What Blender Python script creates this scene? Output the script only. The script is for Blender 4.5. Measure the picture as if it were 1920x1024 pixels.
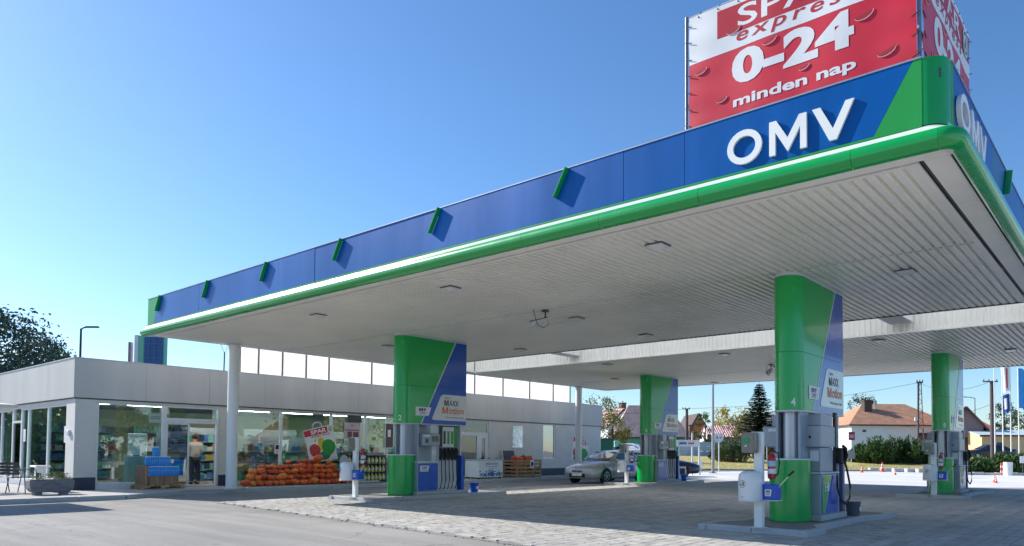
import bpy, bmesh, math, random
from mathutils import Vector, Matrix
for o in list(bpy.data.objects): bpy.data.objects.remove(o)
SC = bpy.context.scene
COL = SC.collection
# ---------------------------------------------------------------- camera
YAW, PITCH, ROLL = 0.688559, 0.0362778, 0.0066686
EYE = 1.35
cam = bpy.data.cameras.new('camera'); cam_o = bpy.data.objects.new('camera', cam); COL.objects.link(cam_o)
_f = Vector((-math.sin(YAW)*math.cos(PITCH), math.cos(YAW)*math.cos(PITCH), math.sin(PITCH)))
_r = Vector((math.cos(YAW), math.sin(YAW), 0)); _u = _r.cross(_f)
_r2 = _r*math.cos(ROLL)+_u*math.sin(ROLL); _u2 = _u*math.cos(ROLL)-_r*math.sin(ROLL)
M = Matrix((( _r2.x,_u2.x,-_f.x,0),(_r2.y,_u2.y,-_f.y,0),(_r2.z,_u2.z,-_f.z,EYE),(0,0,0,1)))
cam_o.matrix_world = M
cam.sensor_width = 36; cam.sensor_fit = 'HORIZONTAL'; cam.lens = 1350.776/1920*36
cam.shift_x = -(1040.898-960)/1920; cam.shift_y = (799.107-512)/1920
cam.clip_start = .1; cam.clip_end = 3000
SC.camera = cam_o
# ---------------------------------------------------------------- sky, sun, exposure
SUN_L = Vector((1.5, .4, -1)).normalized()          # the way the light travels
w = bpy.data.worlds.new('World'); SC.world = w; w.use_nodes = True
sky = w.node_tree.nodes.new('ShaderNodeTexSky'); sky.sky_type = 'NISHITA'; sky.sun_disc = False
sky.sun_elevation = math.asin(-SUN_L.z); sky.sun_rotation = math.atan2(-SUN_L.x, -SUN_L.y) % (2*math.pi)
sky.air_density = 1.0; sky.dust_density = .42; sky.ozone_density = 4; sky.altitude = 0
bgn = w.node_tree.nodes['Background']; bgn.inputs['Strength'].default_value = .107
_wb = w.node_tree.nodes.new('ShaderNodeMix'); _wb.data_type = 'RGBA'; _wb.blend_type = 'MULTIPLY'; _wb.inputs['Factor'].default_value = 1; _wb.inputs['B'].default_value = (.90,.968,1.03,1)   # white balance
_hs = w.node_tree.nodes.new('ShaderNodeHueSaturation'); _hs.inputs['Saturation'].default_value = 1.10
w.node_tree.links.new(sky.outputs[0], _wb.inputs['A']); w.node_tree.links.new(_wb.outputs['Result'], _hs.inputs['Color']); w.node_tree.links.new(_hs.outputs[0], bgn.inputs['Color'])
sl = bpy.data.lights.new('sun', 'SUN'); sl.energy = 4.4; sl.angle = math.radians(.53); sl.color = (1, .95, .87)
sun_o = bpy.data.objects.new('sun', sl); COL.objects.link(sun_o); sun_o.location = (-40, -10, 30)
sun_o.rotation_euler = SUN_L.to_track_quat('-Z', 'Y').to_euler()
SC.view_settings.view_transform = 'Standard'; SC.view_settings.look = 'None'
SC.view_settings.exposure = .78; SC.view_settings.gamma = 1; SC.view_settings.use_curve_mapping = False
SC.render.engine = 'CYCLES'; SC.cycles.max_bounces = 16; SC.cycles.diffuse_bounces = 10; SC.cycles.transparent_max_bounces = 16
# ---------------------------------------------------------------- helpers
random.seed(7)
PI = math.pi
def lin(c):
    c /= 255.; return c/12.92 if c <= .04045 else ((c+.055)/1.055)**2.4
def S(r, g, b): return (lin(r), lin(g), lin(b))
MATS = {}
def pm(name, rgb, rough=.5, metal=0., var=.1, scale=2., bump=0., bscale=40., coat=0., spec=.5, emit=0., streak=False, rvar=.1):
    """procedural material: colour with large and small mottling, roughness variation and fine relief"""
    if name in MATS: return MATS[name]
    m = bpy.data.materials.new(name); m.use_nodes = True; MATS[name] = m
    nt = m.node_tree; N = nt.nodes; L = nt.links; b = N['Principled BSDF']
    tc = N.new('ShaderNodeTexCoord')
    co = tc.outputs['Object']
    if streak:
        mp = N.new('ShaderNodeMapping'); mp.inputs['Scale'].default_value = (1, 1, .12); L.new(co, mp.inputs['Vector']); co = mp.outputs[0]
    n1 = N.new('ShaderNodeTexNoise'); n1.inputs['Scale'].default_value = scale; n1.inputs['Detail'].default_value = 6; n1.inputs['Roughness'].default_value = .62
    L.new(co, n1.inputs['Vector'])
    mr = N.new('ShaderNodeMapRange'); mr.inputs['From Min'].default_value = .3; mr.inputs['From Max'].default_value = .7
    mr.inputs['To Min'].default_value = 1-var; mr.inputs['To Max'].default_value = 1+var*.6
    L.new(n1.outputs['Fac'], mr.inputs['Value'])
    mx = N.new('ShaderNodeMix'); mx.data_type = 'RGBA'; mx.blend_type = 'MULTIPLY'; mx.inputs['Factor'].default_value = 1
    mx.inputs['A'].default_value = (*rgb, 1); L.new(mr.outputs[0], mx.inputs['B']); L.new(mx.outputs['Result'], b.inputs['Base Color'])
    m2 = N.new('ShaderNodeMapRange'); m2.inputs['To Min'].default_value = max(0, rough-rvar); m2.inputs['To Max'].default_value = min(1, rough+rvar)
    L.new(n1.outputs['Fac'], m2.inputs['Value']); L.new(m2.outputs[0], b.inputs['Roughness'])
    b.inputs['Metallic'].default_value = metal; b.inputs['Specular IOR Level'].default_value = spec
    if coat: b.inputs['Coat Weight'].default_value = coat; b.inputs['Coat Roughness'].default_value = .06
    if bump:
        n2 = N.new('ShaderNodeTexNoise'); n2.inputs['Scale'].default_value = bscale; n2.inputs['Detail'].default_value = 3; L.new(tc.outputs['Object'], n2.inputs['Vector'])
        bp = N.new('ShaderNodeBump'); bp.inputs['Strength'].default_value = bump; bp.inputs['Distance'].default_value = .02
        L.new(n2.outputs['Fac'], bp.inputs['Height']); L.new(bp.outputs[0], b.inputs['Normal'])
    if emit:
        b.inputs['Emission Color'].default_value = (*rgb, 1); b.inputs['Emission Strength'].default_value = emit
    return m
def glass(name, tint=(.82,.9,.9), ior=1.45, rough=.0):
    """thin pane: clear transmission plus a mirror reflection that grows at grazing angles"""
    if name in MATS: return MATS[name]
    m = bpy.data.materials.new(name); m.use_nodes = True; MATS[name] = m
    nt = m.node_tree; N = nt.nodes; L = nt.links; N.remove(N['Principled BSDF']); out = N['Material Output']
    tr = N.new('ShaderNodeBsdfTransparent'); tr.inputs['Color'].default_value = (*tint, 1)
    gl = N.new('ShaderNodeBsdfGlossy'); gl.inputs['Roughness'].default_value = rough; gl.inputs['Color'].default_value = (1, 1, 1, 1)
    fr = N.new('ShaderNodeFresnel'); fr.inputs['IOR'].default_value = ior
    nz = N.new('ShaderNodeTexNoise'); nz.inputs['Scale'].default_value = .9
    bp = N.new('ShaderNodeBump'); bp.inputs['Strength'].default_value = .015; bp.inputs['Distance'].default_value = .3
    L.new(nz.outputs['Fac'], bp.inputs['Height']); L.new(bp.outputs[0], gl.inputs['Normal'])
    ge = N.new('ShaderNodeNewGeometry'); iv = N.new('ShaderNodeMath'); iv.operation = 'SUBTRACT'; iv.inputs[0].default_value = 1; L.new(ge.outputs['Backfacing'], iv.inputs[1])
    ml = N.new('ShaderNodeMath'); ml.operation = 'MULTIPLY'; L.new(fr.outputs[0], ml.inputs[0]); L.new(iv.outputs[0], ml.inputs[1])      # only the outer skin of the pane mirrors
    mx = N.new('ShaderNodeMixShader'); L.new(ml.outputs[0], mx.inputs[0]); L.new(tr.outputs[0], mx.inputs[1]); L.new(gl.outputs[0], mx.inputs[2])
    L.new(mx.outputs[0], out.inputs['Surface'])
    return m
def opal(name, rgb, trans=.6):
    """opal polycarbonate: part of the light goes through, scattered"""
    if name in MATS: return MATS[name]
    m = bpy.data.materials.new(name); m.use_nodes = True; MATS[name] = m
    nt = m.node_tree; N = nt.nodes; L = nt.links; N.remove(N['Principled BSDF']); out = N['Material Output']
    d = N.new('ShaderNodeBsdfDiffuse'); t = N.new('ShaderNodeBsdfTranslucent')
    for q in (d, t): q.inputs['Color'].default_value = (*rgb, 1)
    mx = N.new('ShaderNodeMixShader'); mx.inputs[0].default_value = trans
    L.new(d.outputs[0], mx.inputs[1]); L.new(t.outputs[0], mx.inputs[2]); L.new(mx.outputs[0], out.inputs['Surface'])
    return m
def leafm(name, rgb, rgb2, trans=.3, scale=1.2):
    if name in MATS: return MATS[name]
    m = bpy.data.materials.new(name); m.use_nodes = True; MATS[name] = m
    nt = m.node_tree; N = nt.nodes; L = nt.links; N.remove(N['Principled BSDF']); out = N['Material Output']
    tc = N.new('ShaderNodeTexCoord'); nz = N.new('ShaderNodeTexNoise'); nz.inputs['Scale'].default_value = scale; nz.inputs['Detail'].default_value = 5
    L.new(tc.outputs['Object'], nz.inputs['Vector'])
    cr = N.new('ShaderNodeValToRGB'); cr.color_ramp.elements[0].position = .38; cr.color_ramp.elements[1].position = .64
    cr.color_ramp.elements[0].color = (*rgb, 1); cr.color_ramp.elements[1].color = (*rgb2, 1)
    L.new(nz.outputs['Fac'], cr.inputs[0])
    d = N.new('ShaderNodeBsdfPrincipled'); d.inputs['Roughness'].default_value = .55; d.inputs['Specular IOR Level'].default_value = .3
    t = N.new('ShaderNodeBsdfTranslucent'); L.new(cr.outputs[0], d.inputs['Base Color']); L.new(cr.outputs[0], t.inputs['Color'])
    mx = N.new('ShaderNodeMixShader'); mx.inputs[0].default_value = trans
    L.new(d.outputs[0], mx.inputs[1]); L.new(t.outputs[0], mx.inputs[2]); L.new(mx.outputs[0], out.inputs['Surface'])
    return m
class MB:
    def __init__(s): s.v = []; s.f = []; s.m = []; s.k = 0
    def face(s, pts, k=None):
        n = len(s.v); s.v += [tuple(p) for p in pts]; s.f.append(tuple(range(n, n+len(pts)))); s.m.append(s.k if k is None else k); return s
    def mesh(s, vs, fs, k=None):
        n = len(s.v); s.v += [tuple(p) for p in vs]; s.f += [tuple(i+n for i in q) for q in fs]; s.m += [s.k if k is None else k]*len(fs); return s
    def box(s, x0, x1, y0, y1, z0, z1, k=None):
        return s.mesh([(x0,y0,z0),(x1,y0,z0),(x1,y1,z0),(x0,y1,z0),(x0,y0,z1),(x1,y0,z1),(x1,y1,z1),(x0,y1,z1)],
                      [(0,3,2,1),(4,5,6,7),(0,1,5,4),(1,2,6,5),(2,3,7,6),(3,0,4,7)], k)
    def obox(s, c, ax, ay, az, k=None):
        c = Vector(c); ax = Vector(ax); ay = Vector(ay); az = Vector(az)
        P = [c+ax*i+ay*j+az*l for l in (-1,1) for j in (-1,1) for i in (-1,1)]
        return s.mesh(P, [(0,2,3,1),(4,5,7,6),(0,1,5,4),(1,3,7,5),(3,2,6,7),(2,0,4,6)], k)
    def prism(s, poly, z0, z1, k=None, cap=True):
        n = len(poly); P = [(p[0],p[1],z0) for p in poly]+[(p[0],p[1],z1) for p in poly]
        F = [(i,(i+1)%n,(i+1)%n+n,i+n) for i in range(n)]
        if cap: F += [tuple(range(n-1,-1,-1)), tuple(range(n,2*n))]
        return s.mesh(P, F, k)
    def ext(s, pts, d, k=None):
        """polygon in space, thickened by the vector d"""
        n = len(pts); d = Vector(d); P = [Vector(p) for p in pts]; P += [p+d for p in P]
        F = [(i,(i+1)%n,(i+1)%n+n,i+n) for i in range(n)]+[tuple(range(n-1,-1,-1)), tuple(range(n,2*n))]
        return s.mesh(P, F, k)
    def tube(s, pts, r, n=8, k=None, cap=True):
        pts = [Vector(p) for p in pts]; rs = r if isinstance(r,(list,tuple)) else [r]*len(pts); b = len(s.v); nv = []
        up = Vector((0,0,1))
        for i,p in enumerate(pts):
            d = (pts[min(i+1,len(pts)-1)]-pts[max(i-1,0)]).normalized()
            a = d.cross(up)
            if a.length < .05: a = d.cross(Vector((0,1,0)))
            a.normalize(); c = a.cross(d)
            for j in range(n):
                t = 2*PI*j/n; nv.append(p+(a*math.cos(t)+c*math.sin(t))*rs[i])
        F = [(i*n+j, i*n+(j+1)%n, (i+1)*n+(j+1)%n, (i+1)*n+j) for i in range(len(pts)-1) for j in range(n)]
        if cap: F += [tuple(range(n-1,-1,-1)), tuple(range((len(pts)-1)*n, len(pts)*n))]
        return s.mesh(nv, F, k)
    def lathe(s, prof, cx=0, cy=0, n=16, k=None, sx=1, sy=1):
        m = len(prof); V = []
        for r,z in prof:
            for j in range(n):
                t = 2*PI*j/n; V.append((cx+r*sx*math.cos(t), cy+r*sy*math.sin(t), z))
        F = [(i*n+j, i*n+(j+1)%n, (i+1)*n+(j+1)%n, (i+1)*n+j) for i in range(m-1) for j in range(n)]
        F += [tuple(range(n-1,-1,-1)), tuple(range((m-1)*n, m*n))]
        return s.mesh(V, F, k)
    def data(s, name, mats, smooth=False, bevel=0, off=None, weld=False, seg=1):
        me = bpy.data.meshes.new(name)
        vs = s.v if off is None else [(a-off[0], b-off[1], c-off[2]) for a,b,c in s.v]
        me.from_pydata(vs, [], s.f)
        mats = mats if isinstance(mats,(list,tuple)) else [mats]
        for m in mats: me.materials.append(m)
        if len(mats) > 1: me.polygons.foreach_set('material_index', s.m)
        if bevel or weld:
            bm = bmesh.new(); bm.from_mesh(me)
            if weld: bmesh.ops.remove_doubles(bm, verts=bm.verts, dist=1e-4)
            if bevel:
                es = [e for e in bm.edges if len(e.link_faces)==2 and e.calc_face_angle(0) > .5]
                bmesh.ops.bevel(bm, geom=es, offset=bevel, segments=seg, affect='EDGES', clamp_overlap=True)
            bm.to_mesh(me); bm.free()
        if smooth:
            me.polygons.foreach_set('use_smooth', [True]*len(me.polygons))
            me.set_sharp_from_angle(angle=math.radians(smooth if smooth is not True else 40))
        me.update(); return me
def link(name, me, parent=None, loc=None, rz=0):
    o = bpy.data.objects.new(name, me); COL.objects.link(o)
    if parent: o.parent = parent
    if loc is not None: o.location = loc
    if rz: o.rotation_euler = (0,0,rz)
    return o
def rootloc(p):
    while p.parent: p = p.parent
    return p.location
def part(name, mb, mats, parent, world=False, **kw):
    off = tuple(rootloc(parent)) if world else None
    return link(name, mb.data(name, mats, off=off, **kw), parent)
def tag(o, label=None, cat=None, group=None, kind=None):
    if label: o['label'] = label
    if cat: o['category'] = cat
    if group: o['group'] = group
    if kind: o['kind'] = kind
    return o
def thing(name, label, cat, loc=(0,0,0), rz=0, group=None):
    o = bpy.data.objects.new(name, None); COL.objects.link(o); o.location = loc; o.rotation_euler = (0,0,rz)
    o.empty_display_size = .2
    return tag(o, label, cat, group)
def single(name, mb, mats, label, cat, loc=(0,0,0), rz=0, group=None, kind=None, **kw):
    o = link(name, mb.data(name, mats, **kw), None, loc, rz); return tag(o, label, cat, group, kind)
def struct(name, mb, mats, **kw):
    o = link(name, mb.data(name, mats, **kw)); o['kind'] = 'structure'; return o
def dup(o, loc=None, rz=None, label=None, parent=None):
    c = o.copy(); COL.objects.link(c)
    if parent: c.parent = parent
    for ch in list(o.children): dup(ch, parent=c)
    if loc is not None: c.location = loc
    if rz is not None: c.rotation_euler = (0,0,rz)
    if label: c['label'] = label
    return c
def at(px, d):
    """a place on the ground: picture column px seen d metres away (real metres, straight ahead of the camera)"""
    dx = (px-1040.9)/1350.8*d
    return (_r.x*dx - math.sin(YAW)*d, _r.y*dx + math.cos(YAW)*d)
def zt(px, y, d):
    """height of picture row y at that distance"""
    return EYE + d*(848.13+(px-1040.9)*.00667-y)/1350.8
_txt = {}
def textmesh(s, u0, u1, v0, v1, bold=0., shear=0., spacing=1., depth=0., res=4):
    """built-in font outline fitted into a box; returns verts (u,v,w) and faces"""
    cu = bpy.data.curves.new('t', 'FONT'); cu.body = s; cu.size = 1; cu.offset = bold; cu.shear = shear; cu.space_character = spacing; cu.resolution_u = res
    cu.extrude = depth; cu.fill_mode = 'FRONT' if depth == 0 else 'BOTH'
    ob = bpy.data.objects.new('t', cu); COL.objects.link(ob)
    dg = bpy.context.evaluated_depsgraph_get(); me = bpy.data.meshes.new_from_object(ob.evaluated_get(dg))
    V = [tuple(v.co) for v in me.vertices]; F = [tuple(p.vertices) for p in me.polygons]
    bpy.data.objects.remove(ob); bpy.data.curves.remove(cu); bpy.data.meshes.remove(me)
    a0 = min(v[0] for v in V); a1 = max(v[0] for v in V); b0 = min(v[1] for v in V); b1 = max(v[1] for v in V)
    return [(u0+(x-a0)/(a1-a0)*(u1-u0), v0+(y-b0)/(b1-b0)*(v1-v0), z) for x,y,z in V], F
def text(mb, s, box, fn, k=None, **kw):
    if s[0] == 'M' and len(s) in (4, 6):      # heavy capital M drawn by hand, the rest from the font
        u0, u1, v0, v1 = box; wm = (u1-u0)*(.30 if len(s) == 4 else .27); t = wm*.24; um = u0+wm/2; h = v1-v0
        P_ = [(u0,v0),(u0+t,v0),(u0+t,v0+h*.62),(um-t*.35,v0),(um+t*.35,v0),(u0+wm-t,v0+h*.62),(u0+wm-t,v0),(u0+wm,v0),(u0+wm,v1),(u0+wm-t*1.2,v1),(um,v0+h*.36),(u0+t*1.2,v1),(u0,v1)]
        mb.face([fn(a,b,0) for a,b in P_]); s = s[1:]; box = (u0+wm*1.12, u1, v0, v1)
    V, F = textmesh(s, *box, **kw)
    return mb.mesh([fn(*v) for v in V], F, k)
def onY(y0): return lambda u, v, w=0: (u, y0-w, v)      # face that looks to -Y
def onX(x0): return lambda u, v, w=0: (x0+w, u, v)      # face that looks to +X
# ---------------------------------------------------------------- ground
def groundmat(name, rgb, fine=.18, big=.14, stain=.3, rough=.85, bump=.35, cell=None, streak=0., cracks=0.):
    if name in MATS: return MATS[name]
    m = bpy.data.materials.new(name); m.use_nodes = True; MATS[name] = m
    nt = m.node_tree; N = nt.nodes; L = nt.links; b = N['Principled BSDF']
    g = N.new('ShaderNodeNewGeometry'); P = g.outputs['Position']
    def noise(sc, det=4, vec=P, ro=.6):
        n = N.new('ShaderNodeTexNoise'); n.inputs['Scale'].default_value = sc; n.inputs['Detail'].default_value = det; n.inputs['Roughness'].default_value = ro; L.new(vec, n.inputs['Vector']); return n.outputs['Fac']
    def rng(v, a, bb, c, d):
        r = N.new('ShaderNodeMapRange'); L.new(v, r.inputs['Value'])
        for k, q in zip(('From Min','From Max','To Min','To Max'), (a, bb, c, d)): r.inputs[k].default_value = q
        return r.outputs[0]
    def mul(a, bb):
        q = N.new('ShaderNodeMath'); q.operation = 'MULTIPLY'; L.new(a, q.inputs[0]); L.new(bb, q.inputs[1]); return q.outputs[0]
    f = mul(rng(noise(38, 3), .3, .7, 1-fine, 1+fine), rng(noise(.22, 5), .3, .7, 1-big, 1+big))
    f = mul(f, rng(noise(.55, 7, ro=.7), .56, .72, 1, 1-stain))
    f = mul(f, rng(noise(150, 2), .35, .65, 1-fine, 1+fine))
    if streak:
        mp = N.new('ShaderNodeMapping'); mp.inputs['Scale'].default_value = (.16, 2.2, 1); mp.inputs['Rotation'].default_value = (0, 0, .12); L.new(P, mp.inputs['Vector'])
        f = mul(f, rng(noise(1.0, 4, mp.outputs[0]), .4, .66, 1+streak*.4, 1-streak))
    if cell:
        sx, sy = cell
        sp = N.new('ShaderNodeSeparateXYZ'); L.new(P, sp.inputs[0])
        def mth(op, a, v=None, link2=None):
            q = N.new('ShaderNodeMath'); q.operation = op; L.new(a, q.inputs[0])
            if link2 is not None: L.new(link2, q.inputs[1])
            elif v is not None: q.inputs[1].default_value = v
            return q.outputs[0]
        c = mth('FLOOR', mth('DIVIDE', sp.outputs[0], sx))
        o = mth('MULTIPLY', mth('FLOORED_MODULO', c, 2), sy*.5)
        r = mth('FLOOR', mth('DIVIDE', mth('ADD', sp.outputs[1], None, o), sy))
        cb = N.new('ShaderNodeCombineXYZ'); L.new(c, cb.inputs[0]); L.new(r, cb.inputs[1])
        wn = N.new('ShaderNodeTexWhiteNoise'); wn.noise_dimensions = '2D'; L.new(cb.outputs[0], wn.inputs['Vector'])
        f = mul(f, rng(wn.outputs['Value'], 0, 1, .8, 1.14))
        # darker bands of pavers laid in strips
        bd = N.new('ShaderNodeTexWhiteNoise'); bd.noise_dimensions = '1D'; L.new(c, bd.inputs['W'])
        f = mul(f, rng(bd.outputs['Value'], 0, 1, .9, 1.06))
    if cracks:
        nz = N.new('ShaderNodeTexNoise'); nz.inputs['Scale'].default_value = 1.6; nz.inputs['Detail'].default_value = 5; L.new(P, nz.inputs['Vector'])
        va = N.new('ShaderNodeVectorMath'); va.operation = 'MULTIPLY_ADD'; L.new(nz.outputs['Color'], va.inputs[0]); va.inputs[1].default_value = (.9,.9,.9); L.new(P, va.inputs[2])
        vo = N.new('ShaderNodeTexVoronoi'); vo.feature = 'DISTANCE_TO_EDGE'; vo.inputs['Scale'].default_value = .22; L.new(va.outputs[0], vo.inputs['Vector'])
        cr = rng(vo.outputs['Distance'], .0, .006, 1-cracks, 1)
        mk = rng(noise(.12, 2), .5, .6, 0, 1)
        q = N.new('ShaderNodeMix'); q.data_type = 'FLOAT'; L.new(mk, q.inputs['Factor']); q.inputs['A'].default_value = 1; L.new(cr, q.inputs['B']); f = mul(f, q.outputs['Result'])
        f = mul(f, rng(noise(1.9, 2), .70, .76, 1, .72))      # drips and oil spots
    mx = N.new('ShaderNodeMix'); mx.data_type = 'RGBA'; mx.blend_type = 'MULTIPLY'; mx.inputs['Factor'].default_value = 1
    mx.inputs['A'].default_value = (*rgb, 1); L.new(f, mx.inputs['B']); L.new(mx.outputs['Result'], b.inputs['Base Color'])
    b.inputs['Roughness'].default_value = rough; b.inputs['Specular IOR Level'].default_value = .3
    bp = N.new('ShaderNodeBump'); bp.inputs['Strength'].default_value = bump; bp.inputs['Distance'].default_value = .012
    L.new(noise(110, 3), bp.inputs['Height']); L.new(bp.outputs[0], b.inputs['Normal'])
    return m
ASPH = groundmat('asphalt', (.29,.28,.268), streak=.15, bump=.5, cracks=.35, stain=.22)
LANE = groundmat('lane_asphalt', (.25,.245,.24), streak=.1)
PAVE = groundmat('paver', (.42,.405,.38), fine=.1, big=.12, stain=.5, cell=(.2,.1), bump=.25, cracks=.001)
JOINT = groundmat('joint_sand', (.26,.25,.23), fine=.2)
CONC = groundmat('yard_concrete', (.62,.61,.59), fine=.06, stain=.12)
KERB = groundmat('kerb_concrete', (.44,.45,.46), fine=.1, big=.1, stain=.2)
WALK = groundmat('walk_concrete', (.40,.39,.38), fine=.1, stain=.3)
GRASSM = groundmat('dry_lawn', (.40,.34,.13), fine=.2, big=.25, stain=.3, bump=.8)
def terr(u, v):
    k = max(0, min(1, (u-4)/8)); v0 = 45+12*k
    t = max(0, min(1, (v-v0)/26)); return 1.06*(t*t*(3-2*t))-.001
def W(u, v): return (_r.x*u-math.sin(YAW)*v, _r.y*u+math.cos(YAW)*v)
us = [-900,-500,-250,-150,-90,-60,-45,-30]+[-24+2*i for i in range(36)]+[55,70,90,130,200,400,900]
vs = [-60,-30,-10,0,10,20,30,38]+[42+1.5*i for i in range(30)]+[95,110,140,200,350,700,1500]
mb = MB(); V = []
for v in vs:
    for u in us: x, y = W(u, v); V.append((x, y, terr(u, v)))
nu = len(us)
F = [(j*nu+i, j*nu+i+1, (j+1)*nu+i+1, (j+1)*nu+i) for j in range(len(vs)-1) for i in range(nu-1)]
mb.mesh(V, F)
struct('ground', mb, ASPH, smooth=60)
# concrete yard behind the canopy and lawn on the bank, each a sheet just above the ground
def sheet(name, ulist, vlist, inside, dz, mat):
    mb = MB()
    for i in range(len(ulist)-1):
        for j in range(len(vlist)-1):
            if inside((ulist[i]+ulist[i+1])/2, (vlist[j]+vlist[j+1])/2):
                mb.face([(*W(a, b), terr(a, b)+dz) for a, b in ((ulist[i],vlist[j]),(ulist[i+1],vlist[j]),(ulist[i+1],vlist[j+1]),(ulist[i],vlist[j+1]))])
    return struct(name, mb, mat, weld=True, smooth=60)
ul = [-30+1*i for i in range(80)]; vl = [36+1*i for i in range(50)]
def yard(u, v):
    x, y = W(u, v); k = max(0, min(1, (u-4)/8)); v0 = 45+12*k
    return y > 32.9 and v < v0+.2 and x > -24
sheet('concrete_yard', ul, [30+1*i for i in range(40)], yard, .004, CONC)
def lawn(u, v):
    k = max(0, min(1, (u-4)/8)); v0 = 45+12*k
    return v0 <= v < (80 if u < 22 else 72) and u > -8
sheet('lawn', ul, [40+.5*i for i in range(90)], lawn, .03, GRASSM)
# pale sheet right of the paving, unseen, added to bounce sunlight onto the soffit
mb = MB(); mb.face([(4.0,-12,.004),(46,-12,.004),(46,32.9,.004),(4.0,32.9,.004)]); struct('bounce_apron', mb, CONC)
# asphalt lane along the shop (slightly darker surface)
mb = MB(); mb.face([(-22.6,6.2,.003),(-18.4,8.77,.003),(-18.4,33,.003),(-22.6,33,.003)]); struct('shop_lane', mb, LANE)
# block paving: joint bed, then pavers
def pedge(x): return 8.73-.0876*(x+17.9)
mb = MB(); mb.face([(-18.4,pedge(-18.4)-.05,.004),(4,pedge(4)-.05,.004),(4,33,.004),(-18.4,33,.004)]); bed = struct('block_paving', mb, JOINT)
def paver_mesh():
    a, b, h, c = .097, .047, .022, .006
    V = [(-a,-b,0),(a,-b,0),(a,b,0),(-a,b,0),(-a,-b,h-.004),(a,-b,h-.004),(a,b,h-.004),(-a,b,h-.004),(-a+c,-b+c,h),(a-c,-b+c,h),(a-c,b-c,h),(-a+c,b-c,h)]
    Fq = [(0,1,5,4),(1,2,6,5),(2,3,7,6),(3,0,4,7),(4,5,9,8),(5,6,10,9),(6,7,11,10),(7,4,8,11),(8,9,10,11)]
    return V, Fq
PV, PF = paver_mesh()
cells = []
c0 = int(math.floor(-18.4/.2)); c1 = int(4/.2)
for c in range(c0, c1):
    xc = (c+.5)*.2; off = (c % 2)*.05
    r0 = int(math.floor((pedge(xc)+off)/.1))
    for r in range(r0, int(20.5/.1)):
        yc = (r+.5)*.1-off
        dx = random.gauss(0, .05)
        if yc < pedge(xc)+.05+dx*.4: continue
        cells.append((xc, yc))
def vis(x, y):
    d = -math.sin(YAW)*x+math.cos(YAW)*y; u = math.cos(YAW)*x+math.sin(YAW)*y
    if d < 1: return 1e9
    px = 1040.9+u/d*1350.8; py = 848.1+1350.8*1.35/d+(px-1041)*.00667
    return d if (0 < px < 1920 and py < 1028) else 1e9
order = sorted(range(len(cells)), key=lambda i: vis(*cells[i]))
near = set(order[:300])
pme = bpy.data.meshes.new('paver'); pme.from_pydata(PV, [], PF); pme.materials.append(PAVE)
mb = MB()
for i, (x, y) in enumerate(cells):
    dz = random.uniform(-.003, .003); 
    if i in near:
        o = link('paver', pme, bed, (x, y, .003+dz)); o.rotation_euler = (random.gauss(0,.008), random.gauss(0,.007), random.gauss(0,.012))
    else:
        tx = random.gauss(0,.010); ty = random.gauss(0,.007); mb.mesh([(x+a, y+b, .003+dz+c+tx*b+ty*a) for a,b,c in PV], PF)
o = part('paving_field', mb, PAVE, bed); o['kind'] = 'stuff'
# beyond 20 m the pavers are too fine to tell apart: one sheet in the same material
mb = MB(); mb.face([(-18.4,20.5,.02),(4,20.5,.02),(4,33,.02),(-18.4,33,.02)]); part('far_paving', mb, PAVE, bed)
# crumbled asphalt edge: crack filler and chips along the paving edge
mb = MB(); random.seed(11)
for i in range(150):
    x = random.uniform(-18.3, 2); y = pedge(x)-.03+random.gauss(0, .04); s = random.uniform(.008, .026)
    mb.lathe([(s*.9,0),(s,s*.3),(s*.5,s*.6)], x, y, 5, sx=random.uniform(.7,1.6), sy=random.uniform(.5,1))
for v in range(len(mb.v)): mb.v[v] = (mb.v[v][0], mb.v[v][1], mb.v[v][2]+.001)
single('asphalt_chips', mb, pm('chip', (.13,.12,.11), .9), 'crumbled dark asphalt chips along the front edge of the block paving', 'rubble', kind='stuff')
# pavement in front of the shop, kerb stones round it
PVZ = .12
walkpoly = [(-40,3.2),(-21.45,4.4),(-21.45,7.7),(-22.55,9.6),(-22.55,34.6),(-24.6,34.6),(-24.6,7.4),(-40,7.4)]
mb = MB(); mb.prism(walkpoly, -.05, PVZ); walk = struct('shop_pavement', mb, WALK)
kp = [(-40,3.2),(-21.45,4.4),(-21.45,7.7),(-22.55,9.6),(-22.55,34.6)]
for a, b in zip(kp[:-1], kp[1:]):
    A = Vector((*a,0)); B = Vector((*b,0)); d = (B-A); n = max(1, int(d.length/1.0)); dn = d.normalized(); nr = Vector((dn.y,-dn.x,0))
    for i in range(n):
        p = A+d*((i+.5)/n); 
        hh = .125 if not (9.4 < p.y < 11.9) else .06      # dropped kerb at the door
        mb = MB(); mb.obox((p.x+nr.x*.06, p.y+nr.y*.06, hh/2-.02), dn*(d.length/n/2-.004), nr*.07, (0,0,hh/2+.02)); part('kerb_stone', mb, KERB, walk, bevel=.012)
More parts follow.
